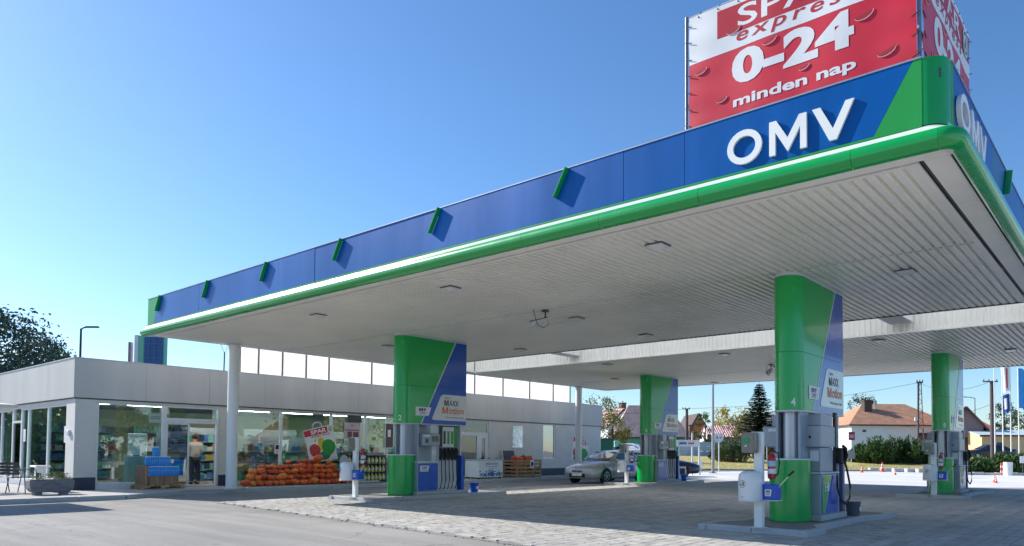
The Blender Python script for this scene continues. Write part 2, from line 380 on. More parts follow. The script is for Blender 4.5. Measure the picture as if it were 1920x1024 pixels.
# ---------------------------------------------------------------- colours
GREEN = pm('green_panel', S(0,168,78), .24, var=.07, bump=.12, bscale=1.3, coat=.35)
GREENF = pm('green_fascia', S(40,148,72), .38, bump=.2, bscale=1.1, spec=.25, var=.07, scale=.8, streak=True)
GREEND = pm('green_tube', S(0,150,66), .25, var=.04, coat=.5)
BLUE = pm('blue_panel', S(6,84,184), .24, var=.07, bump=.12, bscale=1.3, coat=.35)
BLUEF = pm('blue_fascia', S(0,88,164), .34, bump=.2, bscale=1.1, var=.22, scale=.8, streak=True, spec=.22)
WHITE = pm('white_metal', (.82,.83,.84), .35, var=.05)
WHITEM = pm('white_matt', (.78,.78,.77), .55, var=.06)
CREAM = pm('soffit_cream', (.88,.845,.76), .42, var=.1, scale=.5)
CREAMR = pm('soffit_rib', (.88,.85,.765), .4, var=.12, scale=.35, streak=False)
DGREY = pm('dark_grey', S(72,76,82), .45, var=.08)
MGREY = pm('machine_grey', S(158,166,178), .38, var=.05, metal=.15)
LGREY = pm('light_grey', S(200,205,212), .35, var=.05)
STEEL = pm('steel', S(190,194,200), .38, metal=.6, var=.03, rvar=.03)
ALU = pm('white_aluminium', (.68,.70,.72), .35, var=.04)
BLACK = pm('black_rubber', (.018,.018,.02), .5, var=.1)
NAVY = pm('navy_plinth', S(52,60,80), .55, var=.08)
RENDER = pm('shop_render', (.62,.61,.585), .7, var=.07, bump=.12, bscale=120)
PARAPET = pm('parapet_panel', (.54,.53,.51), .5, bump=.15, bscale=1.0, var=.12, scale=.7, streak=True, spec=.2)
GROOVE = pm('groove', (.09,.085,.08), .7)
RED = pm('red', S(200,30,45), .45)
BLK = pm('print_black', (.02,.02,.025), .5)
WPR = pm('print_white', (.8,.8,.8), .45)
# ---------------------------------------------------------------- fuel canopy
ZS = 4.70; XL, XR = -22.55, -1.62; YF, YB = 8.6, 31.72; ZT = 5.74; YG0, YG1 = 18.58, 21.2
can = thing('fuel_canopy', 'large filling station canopy with blue and green fascia and ribbed white soffit', 'canopy', (-12, 8.6, 0))
def P(name, mb, mat, par=can, **kw): return part(name, mb, mat, par, world=True, **kw)
# ribbed soffit sheets: trapezoid ribs along Y
def ribbed(x0, x1, y0, y1, z, pitch=.15, d=.06):
    mb = MB(); prof = []
    n = int(round((x1-x0)/pitch)); p = (x1-x0)/n
    for i in range(n):
        a = x0+i*p; prof += [(a, z), (a+p*.52, z), (a+p*.62, z+d), (a+p*.90, z+d)]
    prof.append((x1, z))
    for (a, za), (b, zb) in zip(prof[:-1], prof[1:]): mb.face([(a,y0,za),(a,y1,za),(b,y1,zb),(b,y0,zb)])
    return mb
xs_cut = [XL+.5, -17.2, -12.1, -7.0, -1.98]
ycuts = ((9.0,10.72),(10.72,12.88),(12.88,15.1),(15.1,YG0), (YG1,24.0),(24.0,27.6),(27.6,YB-.06))
for i in range(4):
    for q, (ya, yb) in enumerate(ycuts):
        P('soffit_sheet', ribbed(xs_cut[i]+.002, xs_cut[i+1]-.002, ya+.003, yb-.003, ZS+(.006 if q % 2 else 0)), CREAMR)
# flat border trim of the soffit with a dark groove inside it
for k, x0 in enumerate([XL+.05+3.5*i for i in range(6)]):
    x1 = min(x0+3.5, XR-.02); mb = MB(); mb.box(x0+.004, x1-.004, YF-.02, YF+.27, ZS-.012, ZS+.02); P('soffit_trim', mb, CREAM)
mb = MB(); mb.box(XL+.3, -1.98, YF+.30, YF+.335, ZS+.012, ZS+.03); mb.box(-1.955, -1.92, YF+.30, YG0, ZS+.012, ZS+.03); mb.box(-1.955,-1.92,YG1,YB-.1,ZS+.012,ZS+.03); P('soffit_groove', mb, GROOVE)
mb = MB(); mb.box(XL+.3, -1.98, YF+.34, YF+.42, ZS-.006, ZS+.02); mb.box(-2.06,-1.98,YF+.425,YG0,ZS-.006,ZS+.02); P('soffit_trim', mb, CREAM)
for k, (y0, y1) in enumerate(((8.875,10.7),(10.7,12.3),(12.3,13.2),(13.2,15.2),(15.2,YG0),(YG0,YG1),(YG1,24.6),(24.6,28.2),(28.2,YB-.05))):
    mb = MB(); mb.box(-1.91, XR-.02, y0+.004, y1-.004, ZS-.012, ZS+.02); P('soffit_trim', mb, CREAM)
for k, (y0, y1) in enumerate(((8.875,13.2),(13.2,YG0),(YG0,YG1),(YG1,26),(26,YB-.05))):
    mb = MB(); mb.box(XL+.02, XL+.5, y0+.004, y1-.004, ZS-.010, ZS+.02); P('soffit_trim', mb, CREAM)
# deck (roof) above, two halves with the light well between
mb = MB(); mb.box(XL+.05, XR-.06, YF+.06, YG0-.05, 5.5, 5.6); mb.box(XL+.05, XR-.06, YG1+.05, YB-.06, 5.5, 5.6); mb.box(XL+.05,-21.85,YG0-.05,YG1+.05,5.5,5.6); mb.box(-2.05,XR-.06,YG0-.05,YG1+.05,5.5,5.6)
P('roof_deck', mb, DGREY)
mb = MB(); mb.box(-21.85,-2.05,YG0,YG1,5.56,5.575); P('rooflight', mb, opal('opal_rooflight', (.97,.97,.95), .94))
def ribwall(x0, x1, y, z0, z1, d, pitch=.15):
    mb = MB(); n = int((x1-x0)/pitch); p = (x1-x0)/n; pr = []
    for i in range(n):
        a = x0+i*p; pr += [(a, y), (a+p*.5, y), (a+p*.62, y+d), (a+p*.88, y+d)]
    pr.append((x1, y))
    for (a, ya), (b, yb) in zip(pr[:-1], pr[1:]): mb.face([(a,ya,z0),(b,yb,z0),(b,yb,z1),(a,ya,z1)])
    return mb
WRIB = pm('well_white', (.90,.885,.83), .45, var=.08, scale=.7, streak=True)
for a, b in ((-21.85,-16.5),(-16.5,-10.8),(-10.8,-5.15),(-5.15,-2.05)):
    P('well_cladding', ribwall(a, b, YG1, ZS-.005, 5.5, .03), WRIB)
    P('well_cladding', ribwall(a, b, YG0, ZS+.03, 5.5, -.03), WRIB)
mb = MB(); mb.box(-21.85,-2.05,YG1-.035,YG1+.002,ZS-.03,ZS+.02); P('well_edge', mb, WRIB)
mb = MB(); mb.box(-21.85,-2.05,YG0-.002,YG0+.03,ZS-.012,ZS+.028); P('well_edge', mb, GROOVE)
for x in (-21.87, -2.03):
    mb = MB(); mb.box(x-.02,x+.02,YG0+.03,YG1-.04,ZS-.01,5.5); P('well_end', mb, WRIB)
for x0, x1 in ((-16.75,-16.25),(-5.45,-4.85)):
    mb = MB(); mb.box(x0,x1,YG0+.035,YG1-.04,4.93,5.5); P('well_beam', mb, WHITEM, bevel=.01)
# fascia: panels with seams, front and right side
seams = [XL, -19.29, -15.33, -13.84, -9.85, -5.82, -4.82, -2.10]
def split_panel(x0, x1):
    return x0, x1
for i in range(7):
    x0, x1 = seams[i]+.004, seams[i+1]-.004
    yo = random.uniform(-.004, .004)
    if i == 0:      # green tip at the left end
        mb = MB(); mb.ext([(x0,YF+yo,4.98),(x0+.42,YF+yo,4.98),(x0+.66,YF+yo,ZT),(x0,YF+yo,ZT)], (0,.03,0)); P('fascia_panel', mb, GREENF)
        mb = MB(); mb.ext([(x0+.423,YF+yo,4.98),(x1,YF+yo,4.98),(x1,YF+yo,ZT),(x0+.663,YF+yo,ZT)], (0,.03,0)); P('fascia_panel', mb, BLUEF)
    elif i == 6:    # blue, then green towards the corner
        mb = MB(); mb.ext([(x0,YF+yo,4.98),(-2.38,YF+yo,4.98),(-1.945,YF+yo,ZT),(x0,YF+yo,ZT)], (0,.03,0)); P('fascia_panel', mb, BLUEF)
        mb = MB(); mb.ext([(-2.377,YF+yo,4.98),(-1.86,YF+yo,4.98),(-1.86,YF+yo,ZT),(-1.942,YF+yo,ZT)], (0,.03,0)); P('fascia_panel', mb, GREENF)
    else:
        mb = MB(); mb.box(x0, x1, YF+yo, YF+yo+.03, 4.98, ZT); P('fascia_panel', mb, BLUEF)
def arc(cx, cy, r, a0, a1, n): return [(cx+r*math.cos(a0+(a1-a0)*i/n), cy+r*math.sin(a0+(a1-a0)*i/n)) for i in range(n+1)]
mb = MB(); A = arc(-1.86, YF+.24, .24, -PI/2, 0, 10); B = arc(-1.86, YF+.24, .21, 0, -PI/2, 10); mb.prism([(-1.857,YF+.001)]+A[1:]+B, 4.98, ZT); P('corner_panel', mb, GREEND, smooth=30)
XF = XR
TEAL = pm('teal_fascia', S(10,96,150), .4, var=.2, scale=.8, streak=True)
for y0, y1, m in ((8.85,9.0,GREENF),(9.0,11.6,BLUEF),(11.6,12.9,TEAL),(12.9,16.5,BLUEF),(16.5,20.5,BLUEF),(20.5,24.5,BLUEF),(24.5,28.5,BLUEF),(28.5,YB,BLUEF)):
    mb = MB(); mb.box(XF-.03, XF, y0+.004, y1-.004, 4.98, ZT); P('fascia_panel', mb, m)
for a in range(5):
    x0 = XL+(XR-XL)*a/5; mb = MB(); mb.box(x0+.004, XL+(XR-XL)*(a+1)/5-.004, YB-.03, YB, ZS-.02, ZT); P('fascia_panel', mb, WHITEM)
for y0, y1 in ((8.64,13),(13,18),(18,23),(23,28),(28,YB-.04)):
    mb = MB(); mb.box(XL, XL+.03, y0+.004, y1-.004, ZS-.02, ZT-.02); P('fascia_panel', mb, WHITEM)
mb = MB(); mb.box(XL-.01, -1.86, YF-.012, YF+.07, ZT, ZT+.018); P('coping', mb, pm('coping', S(150,160,175), .4, metal=.3))
mb = MB(); mb.box(XF-.07, XF+.012, 8.86, YB, ZT, ZT+.018); P('coping', mb, MATS['coping'])
# bullnose: green tube with a pale ledge on top
ty, tz, tr = YF-.085, 4.752, .12
TS = [XL, -18.4, -14.2, -10.2, -7.64, -6.12, -4.51, -2.57, XR-.05]
def tubeprof(a0=100, a1=300, n=12):
    return [(ty+tr*math.cos(t), tz+tr*math.sin(t)) for t in [math.radians(a0+(a1-a0)*i/n) for i in range(n+1)]]
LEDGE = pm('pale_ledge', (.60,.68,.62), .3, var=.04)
for a, b in zip(TS[:-1], TS[1:]):
    mb = MB(); pr = tubeprof()
    for (y1,z1),(y2,z2) in zip(pr[:-1],pr[1:]): mb.face([(a+.002,y1,z1),(a+.002,y2,z2),(b-.002,y2,z2),(b-.002,y1,z1)])
    P('bullnose', mb, GREEND, weld=True, smooth=50)
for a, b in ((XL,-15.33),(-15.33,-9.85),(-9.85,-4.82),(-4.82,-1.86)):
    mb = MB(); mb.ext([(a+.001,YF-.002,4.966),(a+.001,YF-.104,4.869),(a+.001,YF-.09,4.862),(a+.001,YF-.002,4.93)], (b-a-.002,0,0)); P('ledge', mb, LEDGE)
    mb = MB(); mb.box(a+.001,b-.001,YF-.014,YF-.001,4.966,4.99); P('green_strip', mb, GREENF)
# bullnose round the tight corner, with the ledge closing the gap to the rounded fascia
rings = []
ccx, ccy = XF-.05, YF+.05
for i in range(9):
    t = -PI/2+PI/2*i/8; rings.append([(ccx+(.05+YF-y)*math.cos(t), ccy+(.05+YF-y)*math.sin(t), z) for y, z in tubeprof(92,300,18)])
mb = MB()
for A, B in zip(rings[:-1], rings[1:]):
    for j in range(len(A)-1): mb.face([A[j],A[j+1],B[j+1],B[j]])
P('bullnose_corner', mb, GREEND, weld=True, smooth=50)
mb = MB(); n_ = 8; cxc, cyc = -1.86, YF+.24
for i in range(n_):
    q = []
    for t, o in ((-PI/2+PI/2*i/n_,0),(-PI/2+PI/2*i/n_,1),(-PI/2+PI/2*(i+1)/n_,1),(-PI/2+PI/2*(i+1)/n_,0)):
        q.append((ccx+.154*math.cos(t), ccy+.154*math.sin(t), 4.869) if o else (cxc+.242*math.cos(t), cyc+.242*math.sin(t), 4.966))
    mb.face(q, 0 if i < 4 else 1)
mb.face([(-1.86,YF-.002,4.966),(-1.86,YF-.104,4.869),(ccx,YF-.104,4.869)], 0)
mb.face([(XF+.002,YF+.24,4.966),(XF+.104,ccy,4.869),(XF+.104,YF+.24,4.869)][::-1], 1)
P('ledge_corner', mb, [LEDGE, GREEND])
mb = MB(); mb.face([(-1.9,YF-.06,ZS-.013),(XF+.06,YF-.06,ZS-.013),(XF+.06,YF+.27,ZS-.013),(-1.9,YF+.27,ZS-.013)][::-1]); P('soffit_corner', mb, CREAM)
for a, b in ((8.65,12.2),(12.2,16.5),(16.5,20.5),(20.5,26),(26,YB)):
    mb = MB(); pr = tubeprof(92,300,18)
    for (y1,z1),(y2,z2) in zip(pr[:-1],pr[1:]): mb.face([(XF+(YF-y1),a+.002,z1),(XF+(YF-y2),a+.002,z2),(XF+(YF-y2),b-.002,z2),(XF+(YF-y1),b-.002,z1)])
    P('bullnose', mb, GREEND, weld=True, smooth=50)
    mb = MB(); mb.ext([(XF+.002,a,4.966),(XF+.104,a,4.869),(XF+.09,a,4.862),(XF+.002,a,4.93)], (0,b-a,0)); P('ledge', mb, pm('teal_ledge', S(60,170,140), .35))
mb = MB(); mb.lathe([(.02,-.01),(tr,0),(tr,.02),(.02,.03)],0,0,14)
mb.v = [(XL-.01+z, ty+x, tz+y) for x,y,z in mb.v]; P('end_cap', mb, GREEND)
# small green flags standing out of the fascia: their shadows fall on the blue
for x0, x1 in ((-6.86,-7.10),(-9.80,-10.05),(-12.82,-13.08),(-15.80,-16.05),(-18.73,-18.99),(-21.64,-21.90)):
    mb = MB(); D = .092; t = .035
    mb.ext([(x0,YF-.001,5.735),(x1,YF-.001,5.32),(x1,YF-D,5.32),(x0,YF-D,5.735)], (t,0,0)); P('fascia_flag', mb, GREEND, bevel=.008)
for y in (12.85, 16.2, 19.6, 23.0):
    mb = MB(); mb.ext([(XF+.001,y,5.735),(XF+.001,y-.3,5.28),(XF+.095,y-.3,5.28),(XF+.095,y,5.735)], (0,.04,0)); P('fascia_flag', mb, GREEND, bevel=.008)
# channel letters O M V
def letterO(c, r, wd, dep, n=28):
    mb = MB(); ro = [(c[0]+r[0]*math.cos(2*PI*i/n), c[1]+r[1]*math.sin(2*PI*i/n)) for i in range(n)]; ri = [(c[0]+(r[0]-wd)*math.cos(2*PI*i/n), c[1]+(r[1]-wd)*math.sin(2*PI*i/n)) for i in range(n)]
    return ro, ri
def put(fn, polys, dep):
    """closed outlines (u,v) extruded by dep; fn maps u,v,w"""
    mb = MB()
    for pts in polys:
        n = len(pts); A = [fn(u,v,dep) for u,v in pts]; B = [fn(u,v,0) for u,v in pts]
        mb.mesh(A+B, [tuple(range(n))]+[(i,(i+1)%n,(i+1)%n+n,i+n) for i in range(n)])
    return mb
def ringmesh(fn, ro, ri, dep):
    mb = MB(); n = len(ro); V = [fn(u,v,dep) for u,v in ro]+[fn(u,v,dep) for u,v in ri]+[fn(u,v,0) for u,v in ro]+[fn(u,v,0) for u,v in ri]; F = []
    for i in range(n):
        j = (i+1)%n; F += [(i,j,j+n,i+n),(i,i+2*n,j+2*n,j),(i+n,j+n,j+3*n,i+3*n)]
    mb.mesh(V, F); return mb
LET = pm('letter_white', (.80,.80,.79), .4, var=.05)
def omv(fn, us, z0, z1, s, dep):
    h = z1-z0
    (a0,a1),(b0,b1),(c0,c1) = us
    ro, ri = letterO(((a0+a1)/2,(z0+z1)/2), ((a1-a0)/2,h/2*1.03), s*1.05, dep); P('letter', ringmesh(fn, ro, ri, dep), LET, smooth=35)
    P('letter', put(fn, [[(b0,z0),(b0+s,z0),(b0+s,z0+h*.66),((b0+b1)/2,z0+h*.02),(b1-s,z0+h*.66),(b1-s,z0),(b1,z0),(b1,z1),(b1-s*1.15,z1),((b0+b1)/2,z0+h*.42),(b0+s*1.15,z1),(b0,z1)]], dep), LET)
    P('letter', put(fn, [[(c0,z1),(c0+s*1.25,z1),((c0+c1)/2,z0+h*.32),(c1-s*1.25,z1),(c1,z1),((c0+c1)/2+s*.55,z0),((c0+c1)/2-s*.55,z0)]], dep), LET)
omv(onY(YF-.006), ((-4.17,-3.70),(-3.60,-3.13),(-3.06,-2.57)), 5.07, 5.50, .078, .035)
omv(onX(XF+.012), ((9.05,9.62),(9.74,10.2),(10.28,10.75)), 5.07, 5.50, .085, .05)
# ---------------------------------------------------------------- round steel columns at the shop side
for y, lab in ((11.05,'round white steel column carrying the canopy corner in front of the shop door'),(28.9,'round pale steel column beside the silver car at the far canopy edge')):
    t = thing('canopy_column', lab, 'column', (-22.25, y, PVZ), group='round canopy columns')
    mb = MB(); mb.lathe([(.165,.02),(.165,4.56)],0,0,28); part('shaft', mb, WHITE, t, smooth=40)
    mb = MB(); mb.lathe([(.19,0),(.19,.03),(.168,.05)],0,0,28); part('base_collar', mb, LGREY, t, smooth=30)
    mb = MB(); mb.lathe([(.168,4.53),(.21,4.545),(.21,4.566)],0,0,28); part('top_collar', mb, LGREY, t, smooth=30)
# ---------------------------------------------------------------- recessed canopy lamps
LX = (-6.03,-10.93,-15.72); 
LAMPG = pm('lamp_glass', (.8,.8,.78), .2)
lamp0 = None
spots = [(x,y) for y in (9.9,17.3,22.2,30.9) for x in LX]+[(-3.35,14.1),(-10.93,14.1),(-18.56,14.2),(-3.3,26.65),(-10.9,26.65),(-18.56,26.8)]
def where(x, y):
    row = {9.9:'front row',14.1:'second row',14.2:'second row',17.3:'row before the rooflight',22.2:'row behind the rooflight',26.65:'row over the rear pumps',26.8:'row over the rear pumps',30.9:'rearmost row'}[y]
    col = 'nearest the right edge' if x > -4 else 'third from the shop' if x > -7 else 'middle' if x > -12 else 'second from the shop' if x > -17 else 'nearest the shop'
    return 'recessed white canopy lamp, %s, %s' % (row, col)
for x, y in spots:
    if lamp0 is None:
        t = thing('canopy_lamp', where(x,y), 'lamp', (x,y,ZS-.006), group='recessed canopy lamps')
        mb = MB(); mb.box(-.14,.14,-.13,.13,-.035,-.004); part('housing', mb, LGREY, t, bevel=.012)
        mb = MB(); mb.ext([(-.11,-.10,-.037),(.11,-.10,-.037),(.11,.10,-.058),(-.11,.10,-.058)],(0,0,.03)); part('diffuser', mb, LAMPG, t)
        mb = MB(); mb.box(-.16,.16,-.15,.15,-.016,-.001); part('rim', mb, DGREY, t); lamp0 = t
    else: dup(lamp0, (x,y,ZS-.006), label=where(x,y))
# surveillance cameras on wire guards under the soffit
def cctv(loc, rz, lab):
    t = thing('surveillance_camera', lab, 'camera', loc, rz, group='soffit cameras')
    mb = MB(); mb.lathe([(.09,-.03),(.09,0)],0,0,14); mb.tube([(0,0,-.03),(0,0,-.16),(.05,0,-.22)],.022,8); part('bracket', mb, DGREY, t)
    mb = MB(); mb.obox((.14,0,-.27),(.17,0,-.05),(0,.05,0),(.013,0,.045)); part('housing', mb, LGREY, t, bevel=.012)
    mb = MB(); mb.obox((.16,0,-.222),(.2,0,-.055),(0,.06,0),(.002,0,.008)); part('sunshield', mb, DGREY, t)
    mb = MB(); mb.tube([(.0,.03,-.16),(-.08,.05,-.32),(.05,.06,-.42),(.2,.06,-.36),(.28,.05,-.1),(.3,.05,0)],.008,6); part('cable', mb, BLACK, t)
    return t
cctv((-10.94,12.9,ZS-.004), -2.2, 'grey surveillance camera with dangling cable under the front soffit')
cctv((-10.86,25.9,ZS-.004), 2.4, 'dark surveillance camera with cable under the rear soffit')
# ---------------------------------------------------------------- shop building
XS = -24.69; SY0, SY1 = 7.47, 34.2; ZP0, ZP1 = 2.89, 4.07
shop = thing('shop_building', 'low pale grey filling station shop with tall parapet and big windows', 'building', (XS, SY0, 0))
def Q(name, mb, mat, par=shop, **kw): return part(name, mb, mat, par, world=True, **kw)
GL = glass('shop_glass', (.74,.86,.85), 2.1)
def wallX(y0, y1, z0, z1, mat=RENDER, name='wall'):
    mb = MB(); mb.box(XS-.25, XS, y0, y1, z0, z1); return Q(name, mb, mat)
# facade wall pieces (X = XS): piers, lintel band, wall right of the door
wallX(7.47,8.06,.5,ZP0); wallX(7.47,8.06,PVZ-.1,.5,NAVY,'plinth')
CREAMW = pm('cream_pier', (.60,.58,.50), .65, var=.06)
wallX(11.82,12.32,.5,ZP0,CREAMW); wallX(11.82,12.32,PVZ-.1,.5,NAVY,'plinth')
wallX(22.1,22.9,.3,ZP0); wallX(24.95,29.0,.5,ZP0); wallX(30.05,34.2,.5,ZP0); wallX(29.0,30.05,.5,1.0); wallX(22.1,22.9,.0,.3,NAVY,'plinth'); wallX(24.95,34.2,.0,.5,NAVY,'plinth')
wallX(8.06,11.82,2.80,ZP0); wallX(12.32,22.1,2.80,ZP0); wallX(22.9,24.95,2.80,ZP0)
# parapet in panels, slightly proud of the wall
cuts = [7.40, 9.4, 11.4, 13.4, 15.4, 17.4, 19.4, 21.4, 23.4, 25.4, 27.4, 29.4, 31.4, 34.27]
mb = MB(); mb.box(XS-.3, XS+.03, 7.45, 34.22, ZP0-.03, ZP0+.004); Q('soffit_lip', mb, DGREY)
for a, b in zip(cuts[:-1], cuts[1:]):
    mb = MB(); mb.box(XS-.28, XS+.07, a+(.003 if a > 7.5 else 0), b-.003, ZP0+.006, ZP1); Q('parapet_panel', mb, PARAPET)
lx = [-24.62, -26.9, -29.6, -32.4, -35.2, -40]
for a, b in zip(lx[:-1], lx[1:]):
    mb = MB(); mb.box(b+.003, a-(.352 if a > -25 else .003), 7.40, 7.75, ZP0+.006, ZP1+.003); Q('parapet_panel', mb, PARAPET)
mb = MB(); mb.box(-40,XS-.29,7.46,7.72,ZP0-.03,ZP0+.004); Q('soffit_lip', mb, DGREY)
mb = MB(); mb.box(-40,XS+.08,7.38,7.5,ZP1+.004,ZP1+.03); mb.box(XS-.30,XS+.085,7.502,34.29,ZP1+.004,ZP1+.03); Q('parapet_coping', mb, pm('coping2', S(190,196,204), .4))
mb = MB(); mb.box(-39.9,XS-.26,7.74,34.15,3.3,3.42); Q('roof', mb, DGREY)
for x0,x1,y0,y1 in ((-40,XS-.251,34.0,34.2),(-40.2,-40,7.4,34.2)):
    mb = MB(); mb.box(x0,x1,y0,y1,0,ZP1-.02); Q('wall', mb, RENDER)
# left wall (faces the camera side): pier, then glazing
mb = MB(); mb.box(-25.45,XS-.251,SY0,SY0+.25,.5,ZP0-.001); Q('wall', mb, RENDER)
mb = MB(); mb.box(-25.45,XS-.251,SY0,SY0+.25,0,.5); Q('plinth', mb, NAVY)
mb = MB(); mb.box(-40,-25.45,SY0+.01,SY0+.25,2.74,ZP0-.001); Q('wall', mb, RENDER)
mb = MB(); mb.box(-40,-25.45,SY0+.02,SY0+.22,0,.3); Q('plinth', mb, LGREY)
def windowX(y0, y1, z0, z1, fw=.06, name='window', mat=ALU, gl=GL, par=shop, sill=True):
    mb = MB(); x0, x1 = XS-.14, XS-.04
    mb.box(x0,x1,y0,y0+fw,z0,z1); mb.box(x0,x1,y1-fw,y1,z0,z1); mb.box(x0,x1,y0+fw,y1-fw,z0,z0+fw); mb.box(x0,x1,y0+fw,y1-fw,z1-fw,z1)
    f = Q(name, mb, mat, par, bevel=.006)
    mb = MB(); mb.box(XS-.095,XS-.085,y0+fw-.01,y1-fw+.01,z0+fw-.01,z1-fw+.01); Q('pane', mb, gl, f)
    return f
windowX(8.06,10.02,.26,2.80)
mb = MB(); mb.box(XS-.2,XS-.02,8.06,10.02,PVZ-.1,.258); Q('sill_panel', mb, ALU)
windowX(10.02,11.82,2.32,2.80,.07,'transom')
# sliding door: one leaf parked behind the fixed leaf, the other half open
mb = MB(); x0, x1 = XS-.16, XS-.05
mb.box(x0,x1,10.02,10.09,PVZ,2.318); mb.box(x0,x1,11.73,11.82,PVZ,2.318); mb.box(x0,x1,10.092,11.728,2.24,2.317); Q('door_frame', mb, ALU, bevel=.006)
mb = MB(); x0, x1 = XS-.13, XS-.08; y0, y1 = 10.093, 10.85
mb.box(x0,x1,y0,y0+.06,PVZ+.01,2.238); mb.box(x0,x1,y1-.06,y1,PVZ+.01,2.238); mb.box(x0,x1,y0+.06,y1-.06,PVZ+.01,PVZ+.09); mb.box(x0,x1,y0+.06,y1-.06,2.18,2.238)
dl = Q('sliding_door', mb, ALU, bevel=.005)
mb = MB(); mb.box(XS-.11,XS-.10,y0+.05,y1-.05,PVZ+.08,2.19); Q('pane', mb, glass('door_glass', (.5,.55,.55), 2.4), dl)
for a, b in ((12.32,14.12),(14.12,16.25),(16.25,17.85),(17.85,18.95),(18.95,20.5),(20.5,22.1)): windowX(a, b, .22, 2.80, .05)
mb = MB(); mb.box(XS-.2,XS-.02,12.32,22.1,PVZ-.1,.218); Q('sill_panel', mb, ALU)
mb = MB(); mb.box(XS-.06,XS+.01,16.95,17.6,2.5,2.78); Q('blind_box', mb, pm('dark_box', (.05,.055,.06), .5))
windowX(22.9,24.95,2.2,2.80,.07,'transom'); windowX(22.9,24.3,.14,2.198,.09,'glazed_door'); windowX(24.3,24.95,.14,2.198,.2,'side_panel')
MIRW = glass('mirror_glass', (.4,.45,.45), 4.5)
windowX(29.0,30.05,1.0,2.86,.07,'window', WHITE, MIRW)
# left wall glazing
for x0, x1, z0 in ((-27.35,-25.45,.3),(-29.4,-27.35,.3),(-30.15,-29.4,.3),(-32.6,-31.2,.3),(-34.5,-32.6,.3),(-37,-34.5,.3)):
    mb = MB(); y0, y1 = SY0+.05, SY0+.14; fw = .06
    mb.box(x0,x0+fw,y0,y1,z0,2.74); mb.box(x1-fw,x1,y0,y1,z0,2.74); mb.box(x0+fw,x1-fw,y0,y1,z0,z0+fw); mb.box(x0+fw,x1-fw,y0,y1,2.68,2.74)
    f = Q('window', mb, ALU, bevel=.006); mb = MB(); mb.box(x0+fw-.01,x1-fw+.01,SY0+.09,SY0+.1,z0+fw-.01,2.69); Q('pane', mb, glass('cafe_glass', (.5,.66,.68), 1.4), f)
mb = MB(); mb.box(-31.2,-31.12,SY0+.05,SY0+.14,.1,2.74); mb.box(-30.23,-30.15,SY0+.05,SY0+.14,.1,2.74); mb.box(-31.12,-30.23,SY0+.05,SY0+.14,2.25,2.33); Q('door_frame', mb, ALU)
mb = MB(); mb.box(-31.12,-30.23,SY0+.09,SY0+.1,2.33,2.74); Q('pane', mb, GL)
mb = MB(); mb.box(-31.11,-30.24,SY0+.085,SY0+.12,.12,2.24); Q('door', mb, glass('dark_glass',(.12,.13,.14),1.6))
# interior: floor, ceiling, back wall
mb = MB(); mb.box(-39.9,XS-.03,7.6,34,.02,.13); Q('shop_floor', mb, pm('shop_floor_tile', (.32,.31,.29), .3, var=.1))
mb = MB(); mb.box(-39.9,XS-.26,7.74,34,3.0,3.05); Q('ceiling', mb, pm('ceiling', (.5,.52,.5), .7))
mb = MB(); mb.box(-33.2,-33,7.8,22.1,.14,2.99); mb.box(-33,-24.95,22.1,22.3,.14,2.99); Q('inner_wall', mb, pm('inner_wall', (.46,.50,.34), .7, var=.15, scale=.5))
# clerestory of opal panels on the shop roof
cl = thing('roof_screen', 'row of bright opal glazing panels with slim brown posts above the shop roof', 'screen', (-24.95, 12.6, ZP1))
PO = [12.6,13.3,14.24,15.22,16.22,18.25,20.2,22.2,24.2,26.17,28.19,30.12,31.6]
OP = opal('opal_panel', (.86,.87,.88), .72); POST = pm('brown_post', S(120,100,84), .5)
for a, b in zip(PO[:-1], PO[1:]):
    mb = MB(); mb.box(-24.97,-24.96,a+.025,b-.025,3.45,5.3); part('panel', mb, OP, cl, world=True)
for y in PO:
    mb = MB(); mb.box(-24.99,-24.91,y-.022,y+.022,3.42,5.35); part('post', mb, POST, cl, world=True)
mb = MB(); mb.box(-25.0,-24.9,12.5,31.7,5.352,5.42); part('rail', mb, pm('screen_rail', (.7,.68,.62), .5), cl, world=True)
